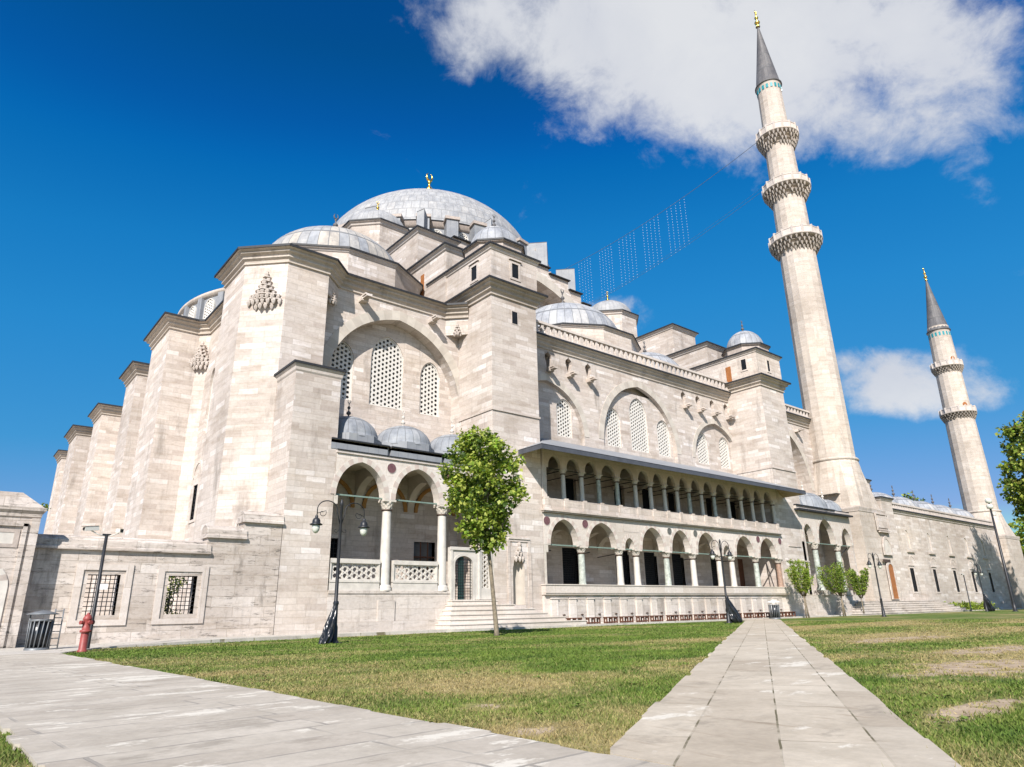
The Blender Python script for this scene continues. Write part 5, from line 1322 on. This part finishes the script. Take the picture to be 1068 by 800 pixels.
t = thing('fire_hydrant', 'red fire hydrant at the lawn corner below the black camera pole', 'hydrant', (3.6, 23.85, 0))
x, y = 3.6, 23.85
mb = MB(); mb.lathe((x, y, 0), [(.13, 0), (.13, .05), (.105, .07), (.105, .50), (.10, .52), (.15, .53), (.15, .59), (.105, .60), (.105, .86), (.12, .88), (.12, .91), (.09, .97), (.05, 1.02), (.035, 1.03), (.03, 1.07)], 20); mb.build('barrel', ['hydrant_red'], t)
for dx, dy in ((-.9, -.45), (.35, -.94), (.9, .45)):
    mb = MB(); L = .17; mb.tube([(x+dx*.08, y+dy*.08, .80), (x+dx*L, y+dy*L, .80)], .052, 10); mb.tube([(x+dx*L*.9, y+dy*L*.9, .80), (x+dx*L*1.2, y+dy*L*1.2, .80)], .062, 6); mb.build('nozzle', ['hydrant_red'], t)

def camera_pole(label, x, y, h, heads):
    t = thing('camera_pole', label, 'camera pole', (x, y, 0))
    mb = MB(); mb.tube([(x, y, -.1), (x, y, .02), (x, y, h)], [.06, .055, .048], 10); mb.lathe((x, y, 0), [(.1, 0), (.1, .03), (.05, .05)], 10); mb.box(x-.12, x+.12, y-.04, y+.04, h-.03, h+.02); mb.build('pole', ['iron_black'], t)
    for hx, hy, hz, ax, ay, L in heads:
        mb = MB(); a = Vector((hx, hy, hz)); d = Vector((ax, ay, -.12)).normalized()
        s = d.orthogonal().normalized(); s = Vector((d.y, -d.x, 0)).normalized(); u = s.cross(d)
        c0, c1 = a-d*L/2, a+d*L/2
        w = .062
        q0 = [c0+s*w-u*w, c0-s*w-u*w, c0-s*w+u*w, c0+s*w+u*w]; q1 = [c1+s*w-u*w, c1-s*w-u*w, c1-s*w+u*w, c1+s*w+u*w]
        for k in range(4): mb.face([q0[k], q0[(k+1) % 4], q1[(k+1) % 4], q1[k]])
        mb.face(q0[::-1]); mb.face(q1)
        r0 = [c0-d*.02+s*w*1.2+u*w*1.15, c0-d*.02-s*w*1.2+u*w*1.15, c1+d*.1-s*w*1.2+u*w*1.15, c1+d*.1+s*w*1.2+u*w*1.15]
        mb.face(r0); mb.face([Vector(p)+u*.015 for p in r0][::-1])
        mb.tube([a-u*w, Vector((hx*.5+x*.5, hy*.5+y*.5, h-.02)), (x, y, h-.05)], .018, 5)
        mb.tube([c1, c1+d*.03], .045, 8, 1)
        mb.build('camera', ['cam_white', 'iron_black'], t)
    return t
camera_pole('thin black camera pole with two pale cameras, behind the red hydrant', 3.95, 25.3, 3.45, [(3.48, 25.2, 3.6, -.95, -.3, .42), (4.28, 25.2, 3.58, .35, -.95, .22)])
camera_pole('thin camera pole with a single camera, in front of the courtyard windows', 83.2, 27.0, 3.6, [(82.6, 26.9, 3.68, -1, -.1, .4)])

t = thing('floodlight_pole', 'tall dark floodlight pole with lamps at its top, by the right edge', 'floodlight pole', (79.0, 22.0, 0))
mb = MB(); mb.tube([(79, 22, -.1), (79, 22, .9), (79, 22, 10.3)], [.17, .15, .08], 10); mb.lathe((79, 22, 0), [(.26, 0), (.26, .05), (.18, .08), (.17, .8)], 12); mb.bar((78.9, 22, 9.0), (79.35, 22, 9.0), .04); mb.build('pole', ['iron_black'], t)
for px, pz, m in ((78.95, 10.3, 'lamp_glass'), (78.95, 9.75, 'lamp_glass'), (79.35, 9.05, 'cam_white')):
    mb = MB()
    if m == 'cam_white': mb.box(px-.02, px+.42, 21.8, 22.1, pz-.1, pz+.3)
    else: mb.lathe((px, 22, pz), [(.02, -.2), (.26, -.15), (.30, .1), (.22, .25), (.02, .3)], 12)
    mb.build('floodlight', [m], t)

ORD = ['first', 'second', 'third', 'fourth', 'fifth', 'sixth', 'seventh', 'eighth', 'ninth', 'tenth', 'eleventh', 'twelfth', 'thirteenth', 'fourteenth', 'fifteenth', 'sixteenth', 'last']
def slabel(i):
    if i == 16: return 'low brown wooden ablution stool, rightmost of the row under the taps'
    return 'low brown wooden ablution stool, %s from the door steps in the row under the taps' % ORD[i]
t = thing('stool', slabel(0), 'stool', (28.4, 29.2, .1), 'wooden stools in a row under the taps')
mb = MB()
for k in range(3): mb.box(27.9, 28.9, 29.05+.105*k, 29.14+.105*k, .42, .475)
mb.build('seat', ['wood_brown'], t)
for dx in (-.44, 0, .44):
    mb = MB(); mb.box(28.4+dx-.035, 28.4+dx+.035, 29.07, 29.13, +.08, .42); mb.box(28.4+dx-.035, 28.4+dx+.035, 29.26, 29.32, +.08, .42); mb.box(28.4+dx-.03, 28.4+dx+.03, 29.13, 29.26, .34, .415); mb.build('leg', ['wood_brown'], t)
mb = MB(); mb.box(27.96, 28.84, 29.075, 29.12, .15, .21); mb.box(27.96, 28.84, 29.27, 29.315, .15, .21); mb.build('rail', ['wood_brown'], t)
random.seed(77)
for i in range(1, 17): dup(t, (28.4+1.462*i+random.uniform(-.05, .05), 29.2+random.uniform(-.04, .04), .1), slabel(i), random.uniform(-.04, .04))

# a parked scooter half hidden at the far right
sc = thing('scooter', 'dark parked scooter far off by the right edge, under the trees', 'scooter', (88.6, 22.6, 0))
mb = MB(); mb.tube([(88.1, 22.6, .45), (88.5, 22.6, .42), (89.0, 22.6, .7), (89.25, 22.6, .72)], [.16, .13, .2, .12], 8); mb.tube([(88.1, 22.6, .5), (88.0, 22.6, 1.05)], [.12, .05], 8); mb.box(88.75, 89.3, 22.45, 22.75, .72, .82); mb.build('body', ['scooter_dark'], sc)
for wx in (87.95, 89.2):
    mb = MB(); mb.tube([(wx+.25*math.cos(2*PI*i/16), 22.6, .27+.25*math.sin(2*PI*i/16)) for i in range(17)], .06, 6); mb.build('wheel', ['iron_black'], sc)
mb = MB(); mb.tube([(88.0, 22.25, 1.08), (88.0, 22.95, 1.08)], .025, 6); mb.build('handlebar', ['iron_black'], sc)

# ================================================================== LIGHT STRING BETWEEN THE MINARETS
ls = thing('light_string', 'festoon of small white lights hung between wires below the tallest minaret', 'light string', (69.0, 33.5, 48))
def cab(y, z0, z1, sag):
    f = (y-33.5)/(97-33.5); return (69.2, y, z0+(z1-z0)*f-sag*4*f*(1-f))
U = lambda y: cab(y, 56.2, 57.0, 3.5)
L = lambda y: cab(y, 49.3, 46.4, 2.9)
mb = MB(); mb.tube([U(33.5+63.5*i/40) for i in range(41)], .035, 4); mb.build('wire', ['wire_grey'], ls)
mb = MB(); mb.tube([L(33.5+63.5*i/40) for i in range(41)], .022, 4); mb.tube([(lambda p: (p[0], p[1], p[2]+.5*(1-(p[1]-33.5)/63.5)))(L(33.5+63.5*i/40)) for i in range(41)], .014, 4); mb.build('wire', ['wire_grey'], ls)
for ya, yb, nk in ((46.0, 49.0, 5), (50.6, 53.4, 5), (55.1, 58.0, 5), (59.6, 62.0, 5), (64.0, 66.5, 5), (68.2, 70.4, 4)):
    for k in range(nk):
        y = ya+(yb-ya)*k/(nk-1)
        a, b = U(y), L(y); mb = MB(); n = 17
        for i in range(n+1):
            f = i/n; p = (a[0], a[1], a[2]+(b[2]-a[2])*f)
            mb.lathe(p, [(.008, -.045), (.03, 0), (.008, .045)], 5)
        mb.tube([a, b], .002, 3, 1)
        mb.build('hanging_lights', ['bulb_white', 'wire_grey'], ls)

# ================================================================== GROUND
mb = MB(); mb.face([(-2500, -2500, -.08), (2500, -2500, -.08), (2500, 2500, -.08), (-2500, 2500, -.08)]); kind(mb.build('ground', ['dirt']), 'structure')
mb = MB()
edge = [(-14, 22.6, .031), (2.95, 23.0, .031), (4.4, 25.9, .05), (8.4, 26.9, .12), (14.0, 27.8, .13), (24, 28.5, .12), (44, 28.8, .10), (130, 28.8, .08)]
for a, b in zip(edge[:-1], edge[1:]):
    mb.face([a, b, (b[0], 34, b[2]), (a[0], 34, a[2])]); mb.face([(a[0], a[1], -.06), (b[0], b[1], -.06), b, a])
kind(mb.build('pavement', ['kerb_slab']), 'structure')
mb = MB(); mb.face([(-14, 34.02, .02), (11.1, 34.02, .02), (11.1, 100, .02), (-14, 100, .02)]); kind(mb.build('yard', ['kerb_slab']), 'structure')
# garden path along -Y and the diagonal path to the arcade
def ragged(a, b, n, amp, seed):
    """slab ends along a path edge: short straight runs, each set a little in or out"""
    random.seed(seed); out = []; dx, dy = b[0]-a[0], b[1]-a[1]; l = math.hypot(dx, dy); f = 0.0
    while f < l:
        w_ = random.uniform(.35, 1.15); g_ = min(l, f+w_); k = amp*random.uniform(-.5, .5); k2 = k+amp*random.uniform(-.12, .12)
        for q_, kk in ((f+.01, k), (g_-.01, k2)): out.append((a[0]+dx*q_/l-dy/l*kk, a[1]+dy*q_/l+dx/l*kk))
        f = g_
    return out
def sheet(name, poly, z, mat, th=.05):
    mb = MB(); tris = tessellate_polygon([[Vector((p[0], p[1], 0)) for p in poly]])
    for t_ in tris:
        a, b, c = [poly[i] for i in t_]
        ar = (b[0]-a[0])*(c[1]-a[1])-(c[0]-a[0])*(b[1]-a[1])
        if abs(ar) < 1e-9: continue
        qd = [a, b, c] if ar > 0 else [a, c, b]
        mb.face([(p[0], p[1], z) for p in qd])
    for i in range(len(poly)):
        a, b = poly[i], poly[(i+1) % len(poly)]; mb.face([(*a, z-th), (*b, z-th), (*b, z), (*a, z)])
    return kind(mb.build(name, [mat]), 'structure')
e1 = ragged((.72, -3), (.60, 23), 60, .08, 1); e2 = ragged((2.88, 23.3), (3.28, 3.2), 55, .09, 2); e3 = [(3.28, 3.2), (3.285, 3.1), (3.29, -3)]
sheet('path', e1+[(-14, 22.7), (-14, 23.2), (2.9, 23.2)]+e2[1:]+e3[1:], .040, 'walk_slab')
p1 = ragged((3.42, 3.25), (40.9, 26.28), 90, .07, 3); p2 = ragged((43.2, 25.2), (3.45, 1.105), 90, .06, 4)
sheet('path', [(3.3, 3.14)]+p1+[(43.6, 28.7), (47.6, 28.7), (43.2, 25.2)]+p2[1:]+[(3.3, 1.0)], .0425, 'path_slab')
# lawn sheet with its worn and dry patches
SPOTS = []
def worn(x, y):
    """(dryness, bareness) of the turf"""
    n1 = noise.noise(Vector((x*.16, y*.30, 0))); n2 = noise.noise(Vector((x*.55+9, y*.8, 3))); n3 = noise.noise(Vector((x*1.7, y*1.7, 7)))
    n4 = noise.noise(Vector((x*4.3, y*4.3, 11)))
    d = .22+.60*n1+.34*n2+.20*n3+.22*max(0.0, 1-math.hypot(x-4.5, (y-8)*.7)/6.5)-.10*max(0.0, 1-abs(y-22)/8)
    b = 0.0
    if (x-3.3)*math.sin(PA)-(y-3.14)*math.cos(PA) > 1.9: d += .10
    for cx, cy, rx, ry, kd, kb in SPOTS:
        r = math.hypot((x-cx)/rx, (y-cy)/ry)+.55*n2+.5*n3+.42*n4
        if r < 1.25:
            k = max(0, min(1, (1.25-r)/.75)); d += kd*k; b = max(b, kb*k*max(0.0, min(1.0, .95+1.3*n4+.8*n3)))
    return max(0, min(1, d)), max(0, min(1, b))
SPOTS += [(11.6, 3.6, 2.5, .95, .5, 1.0), (15.4, 5.0, 2.6, .75, .5, .85), (19.5, 8.2, 2.8, 1.0, .45, .8), (7.2, 2.4, 1.2, .26, .45, .95), (13.5, 4.6, 4.5, 1.9, .3, .25), (24, 8, 5, 1.2, .4, .4), (30, 14, 6, 1.2, .4, .3), (9.5, 2.2, 1.6, .3, .4, .9),
          (5.5, 7.0, 1.1, 1.3, .42, .25), (3.75, 4.3, .45, .35, .4, .6), (4.3, 5.6, .35, .3, .3, .6), (16.6, 12.5, 3.5, 1.2, .3, .1), (7.4, 15.6, 2.6, 1.0, .35, 0), (36, 16, 12, 1.2, .5, .15),
          (38, 10.5, 7, 1.2, .45, .2), (23, 9.5, 4, .8, .4, .3), (12.5, 6.2, 2.2, .5, .25, .2), (9.4, 8.7, 2.2, 1.2, -.4, 0), (13, 9.2, 3, 1, -.3, 0), (7.6, 4.0, 1.6, .6, -.35, 0), (10.4, 5.4, 2, .5, -.3, 0)]
def grid_lawn():
    xs = [-14+.5*i for i in range(30)]+[1+.13*i for i in range(160)]+[21.8+.5*i for i in range(30)]+[36.8+1.0*i for i in range(95)]
    ys = [-4+.4*i for i in range(13)]+[1.2+.11*i for i in range(90)]+[11.1+.4*i for i in range(46)]
    v = []; col = []
    for y in ys:
        for x in xs:
            d, b = worn(x, y)
            v.append((x, y, .012*noise.noise(Vector((x*1.3, y*1.3, 2))))); col.append((d, b, 0, 1))
    w = len(xs); f = [(j*w+i, j*w+i+1, (j+1)*w+i+1, (j+1)*w+i) for j in range(len(ys)-1) for i in range(w-1)]
    me = bpy.data.meshes.new('lawn'); me.from_pydata(v, [], f); me.materials.append(M['turf'])
    at = me.color_attributes.new('dry', 'FLOAT_COLOR', 'POINT'); at.data.foreach_set('color', [c for q_ in col for c in q_])
    me.update(); o = bpy.data.objects.new('lawn', me); C.objects.link(o); return kind(o, 'structure')
grid_lawn()
def inpoly(x, y, poly):
    c = False; j = len(poly)-1
    for i in range(len(poly)):
        a, b = poly[i], poly[j]
        if (a[1] > y) != (b[1] > y) and x < (b[0]-a[0])*(y-a[1])/(b[1]-a[1])+a[0]: c = not c
        j = i
    return c
EDGE = edge
def on_lawn(x, y):
    if y > 28.75 or y < -3: return False
    if .70 < x < 3.27-.018*(y-3.2) and x < 3.3: return False
    if x < .7 and y > 22.6: return False
    for a, b in zip(EDGE[:-1], EDGE[1:]):
        if a[0] <= x <= b[0]:
            if y > a[1]+(b[1]-a[1])*(x-a[0])/(b[0]-a[0])-.03: return False
    # diagonal path
    s = (x-3.3)*math.cos(PA)+(y-3.14)*math.sin(PA); k = -(x-3.3)*math.sin(PA)+(y-3.14)*math.cos(PA)
    if s > -.3 and -1.78 < k < .04: return False
    return True
def blades():
    random.seed(99); V = []; COL = []; nb = 0
    for _ in range(900000):
        r = 2.2*math.exp(random.random()*math.log(46/2.2)); a = math.radians(random.uniform(-46, 80))
        if random.random() > .25+r/9: continue
        x, y = r*math.sin(a+math.radians(2)), r*math.cos(a+math.radians(2))
        if not on_lawn(x, y): continue
        d, b = worn(x, y)
        if random.random() < b*1.05: continue
        n = noise.noise(Vector((x*2.1, y*2.1, 5)))
        h = (.012+.024*random.random()**1.4+.018*max(0, n)+.014*max(0, noise.noise(Vector((x*.7, y*.7, 8)))))*(1.05-.35*d)
        if random.random() < .006: h *= 2.4
        w = (.0016+.00075*r)*(1.1-.35*d); ang = random.uniform(0, 2*PI)
        dx, dy = math.cos(ang)*w, math.sin(ang)*w; lx, ly = random.gauss(0, .6)*h, random.gauss(0, .6)*h
        if r > 14: h *= 1.0
        V += [(x-dx, y-dy, 0), (x+dx, y+dy, 0), (x+lx, y+ly, h)]
        c = (min(1, max(0, d+random.gauss(0, .17))), b, random.random(), 1); COL += [c, c, c]; nb += 1
    for _ in range(1500):
        r = 2.4*math.exp(random.random()*math.log(16/2.4)); a = math.radians(random.uniform(-44, 72))
        x, y = r*math.sin(a), r*math.cos(a)
        if not on_lawn(x, y) or worn(x, y)[1] > .5 or noise.noise(Vector((x*.9, y*.9, 21))) < .12: continue
        k = random.uniform(.6, 1.3)
        for _ in range(random.randint(5, 11)):
            g = random.uniform(0, 2*PI); L_ = k*random.uniform(.025, .06); w_ = L_*.32; h = k*random.uniform(.012, .045)
            cx, cy = x+random.gauss(0, .03), y+random.gauss(0, .03)
            ex, ey = cx+math.cos(g)*L_, cy+math.sin(g)*L_
            V += [(cx-math.sin(g)*w_, cy+math.cos(g)*w_, h*.6), (cx+math.sin(g)*w_, cy-math.cos(g)*w_, h*.7), (ex, ey, h)]
            c = (0, 0, random.uniform(.5, 1.4), 1); COL += [c, c, c]
    me = bpy.data.meshes.new('grass'); n = len(V)
    me.vertices.add(n); me.vertices.foreach_set('co', np.array(V, dtype=np.float32).ravel())
    me.loops.add(n); me.loops.foreach_set('vertex_index', np.arange(n, dtype=np.int32))
    me.polygons.add(n//3); me.polygons.foreach_set('loop_start', np.arange(0, n, 3, dtype=np.int32))
    me.update(calc_edges=True); me.materials.append(M['grass_blade'])
    at = me.color_attributes.new('dry', 'FLOAT_COLOR', 'POINT'); at.data.foreach_set('color', np.array(COL, dtype=np.float32).ravel())
    o = bpy.data.objects.new('grass', me); C.objects.link(o); kind(o, 'stuff'); print('blades', nb)
blades()

# ================================================================== SKY, SUN, CAMERA
w = bpy.data.worlds.new('World'); S.world = w; w.use_nodes = True
nt = w.node_tree; nd = nt.nodes; lk = nt.links
bgn = nd['Background']
sky = nd.new('ShaderNodeTexSky'); sky.sky_type = 'NISHITA'; sky.sun_disc = False
sky.sun_elevation = math.asin(SUN.z); sky.sun_rotation = math.atan2(SUN.x, SUN.y)
sky.altitude = 100; sky.air_density = 1.0; sky.dust_density = .6; sky.ozone_density = 3.0
tc = nd.new('ShaderNodeTexCoord')
def vm(op, a, b=None):
    n = nd.new('ShaderNodeVectorMath'); n.operation = op
    for i, v in ((0, a), (1, b)):
        if v is None: continue
        if isinstance(v, bpy.types.NodeSocket): lk.new(v, n.inputs[i])
        else: n.inputs[i].default_value = v
    return n
def mm(op, a, b=0.0, clamp=False):
    n = nd.new('ShaderNodeMath'); n.operation = op; n.use_clamp = clamp
    for i, v in ((0, a), (1, b)):
        if isinstance(v, bpy.types.NodeSocket): lk.new(v, n.inputs[i])
        else: n.inputs[i].default_value = v
    return n.outputs[0]
D = vm('NORMALIZE', tc.outputs['Generated']).outputs[0]
ssep = nd.new('ShaderNodeSeparateColor'); lk.new(sky.outputs[0], ssep.inputs[0]); scmb = nd.new('ShaderNodeCombineColor')
def grade(v, pts, out):
    """tone curve of one sky channel: pts = (raw, graded)"""
    n = nd.new('ShaderNodeFloatCurve'); lk.new(mm('MULTIPLY', v, .1), n.inputs['Value'])
    c = n.mapping.curves[0]
    P_ = [(0, 0)]+[(x*.1, y*.1) for x, y in pts]+[(1, 1.0)]
    while len(c.points) < len(P_): c.points.new(.5, .5)
    for p_, xy in zip(c.points, P_): p_.location = xy; p_.handle_type = 'VECTOR'
    n.mapping.update(); lk.new(mm('MULTIPLY', n.outputs[0], 10.0), out)
grade(ssep.outputs[0], [(.6, .004), (.83, .01), (1.3, .12), (2.17, .33), (3.0, .85), (4.5, 1.7), (7, 3.0)], scmb.inputs[0])
grade(ssep.outputs[1], [(1.15, .42), (1.34, .60), (1.47, .84), (1.75, 1.16), (2.25, 1.46), (3.6, 1.86), (6, 2.5)], scmb.inputs[1])
grade(ssep.outputs[2], [(2.3, 1.65), (2.5, 2.15), (2.72, 2.66), (3.24, 3.2), (4.0, 3.6), (5.6, 3.9), (8, 4.6)], scmb.inputs[2])
def wnoise(sc, det, rough, off=(0, 0, 0), stretch=(1, 1, 1)):
    mp = nd.new('ShaderNodeMapping'); mp.inputs['Location'].default_value = off; mp.inputs['Scale'].default_value = stretch; lk.new(D, mp.inputs[0])
    n = nd.new('ShaderNodeTexNoise'); n.inputs['Scale'].default_value = sc; n.inputs['Detail'].default_value = det; n.inputs['Roughness'].default_value = rough
    n.inputs['Distortion'].default_value = .4
    lk.new(mp.outputs[0], n.inputs['Vector']); return n.outputs[0]
# cloud banks: azimuth from +Y towards +X, elevation, half width, half height (degrees), tilt, strength
CLOUDS = [(41.5, 47.0, 6.2, 5.0, -10, .95), (35.5, 45.6, 3.2, 2.8, 10, .78), (53, 44.8, 11, 6.6, -14, 1.12), (63, 41.6, 12, 7.4, -16, 1.15), (73.5, 38.0, 9.5, 6.2, -20, 1.1), (66, 53, 22, 8, -6, 1.1), (47, 40.6, 8, 2.6, -25, .62),
          (71.3, 15.9, 5.6, 2.5, -10, .95), (75.4, 14.4, 2.6, 1.5, -8, .75), (67.4, 17.0, 3.0, 1.7, 0, .8), (48.6, 24.0, 3.4, 1.9, -12, .72), (84.5, 21.5, 4, .8, 0, .5), (80.5, 31.5, 4, 1.6, -20, .55),
          (15, 64, 30, 7, 0, .9), (110, 40, 20, 12, 0, .8), (-60, 30, 25, 10, 0, .7), (170, 35, 40, 12, 0, .9), (-120, 45, 30, 12, 0, .8)]
total = None
for az, el, ra, rb, tilt, st in CLOUDS:
    a, e = math.radians(az), math.radians(el)
    c = Vector((math.sin(a)*math.cos(e), math.cos(a)*math.cos(e), math.sin(e)))
    ex = Vector((math.cos(a), -math.sin(a), 0)); ey = ex.cross(c)*-1
    if ey.z < 0: ey = -ey
    t_ = math.radians(tilt); e1_ = ex*math.cos(t_)+ey*math.sin(t_); e2_ = ey*math.cos(t_)-ex*math.sin(t_)
    u_ = mm('MULTIPLY', vm('DOT_PRODUCT', D, tuple(e1_)).outputs['Value'], 1/math.sin(math.radians(ra)))
    v_ = mm('MULTIPLY', vm('DOT_PRODUCT', D, tuple(e2_)).outputs['Value'], 1/math.sin(math.radians(rb)))
    fr_ = mm('GREATER_THAN', vm('DOT_PRODUCT', D, tuple(c)).outputs['Value'], .2)
    r2 = mm('ADD', mm('MULTIPLY', u_, u_), mm('MULTIPLY', v_, v_))
    g = mm('MULTIPLY', mm('MULTIPLY', mm('SUBTRACT', 1.0, mm('MULTIPLY', r2, .5), True), st), fr_)
    total = g if total is None else mm('MAXIMUM', total, g)
n1 = wnoise(6.0, 10, .62, (3.1, .4, .2), (1, 1, 1.25)); n2 = wnoise(19.0, 9, .68, (1.0, 5.0, 2.0)); n3 = wnoise(2.6, 4, .5, (7, 2, 1))
dens = mm('ADD', total, mm('ADD', mm('MULTIPLY', mm('SUBTRACT', n1, .5), 1.75), mm('MULTIPLY', mm('SUBTRACT', n2, .5), .75)))
rp = nd.new('ShaderNodeValToRGB'); lk.new(dens, rp.inputs[0]); rp.color_ramp.interpolation = 'EASE'
e = rp.color_ramp.elements; e[0].position = .34; e[0].color = (0, 0, 0, 1); e[1].position = 1.0; e[1].color = (1, 1, 1, 1)
cov = mm('MULTIPLY', rp.outputs[0], .93)
cc = nd.new('ShaderNodeValToRGB'); lk.new(mm('ADD', mm('MULTIPLY', n3, .6), mm('MULTIPLY', n1, .4)), cc.inputs[0])
e = cc.color_ramp.elements; e[0].position = .35; e[0].color = (.68, .71, .79, 1); e[1].position = .62; e[1].color = (.86, .875, .90, 1)
CLOUDV = 5.4
csc = vm('SCALE', cc.outputs[0]); csc.inputs['Scale'].default_value = CLOUDV
mx = nd.new('ShaderNodeMix'); mx.data_type = 'RGBA'; lk.new(cov, mx.inputs[0]); lk.new(scmb.outputs[0], mx.inputs[6]); lk.new(csc.outputs[0], mx.inputs[7])
lk.new(mx.outputs[2], bgn.inputs[0]); bgn.inputs[1].default_value = .10

sl = bpy.data.lights.new('sun', 'SUN'); sl.energy = 4.6; sl.angle = math.radians(.53); sl.color = (1.0, .94, .88)
so = bpy.data.objects.new('sun', sl); C.objects.link(so); so.rotation_euler = SUN.to_track_quat('Z', 'Y').to_euler(); so.location = (-60, -60, 80)

cam = bpy.data.cameras.new('camera'); co = bpy.data.objects.new('camera', cam); C.objects.link(co); S.camera = co
f_, pi_, ro_, ya_ = 705.349, math.radians(18.666), math.radians(-1.1503), math.radians(39.6068)
Fw = Vector((math.sin(ya_)*math.cos(pi_), math.cos(ya_)*math.cos(pi_), math.sin(pi_)))
Rt = Vector((math.cos(ya_), -math.sin(ya_), 0)); Up = Rt.cross(Fw)
Rr = Rt*math.cos(ro_)+Up*math.sin(ro_); Ur = Up*math.cos(ro_)-Rt*math.sin(ro_)
from mathutils import Matrix
co.matrix_world = Matrix(((Rr.x, Ur.x, -Fw.x, 0), (Rr.y, Ur.y, -Fw.y, 0), (Rr.z, Ur.z, -Fw.z, .85), (0, 0, 0, 1)))
cam.sensor_fit = 'HORIZONTAL'; cam.sensor_width = 36; cam.lens = f_/1068*36; cam.clip_start = .05; cam.clip_end = 5000

vs = S.view_settings; vs.view_transform = 'Standard'; vs.look = 'None'; vs.gamma = 1; vs.exposure = .78; vs.use_curve_mapping = False
S.cycles.max_bounces = 6; S.cycles.diffuse_bounces = 4
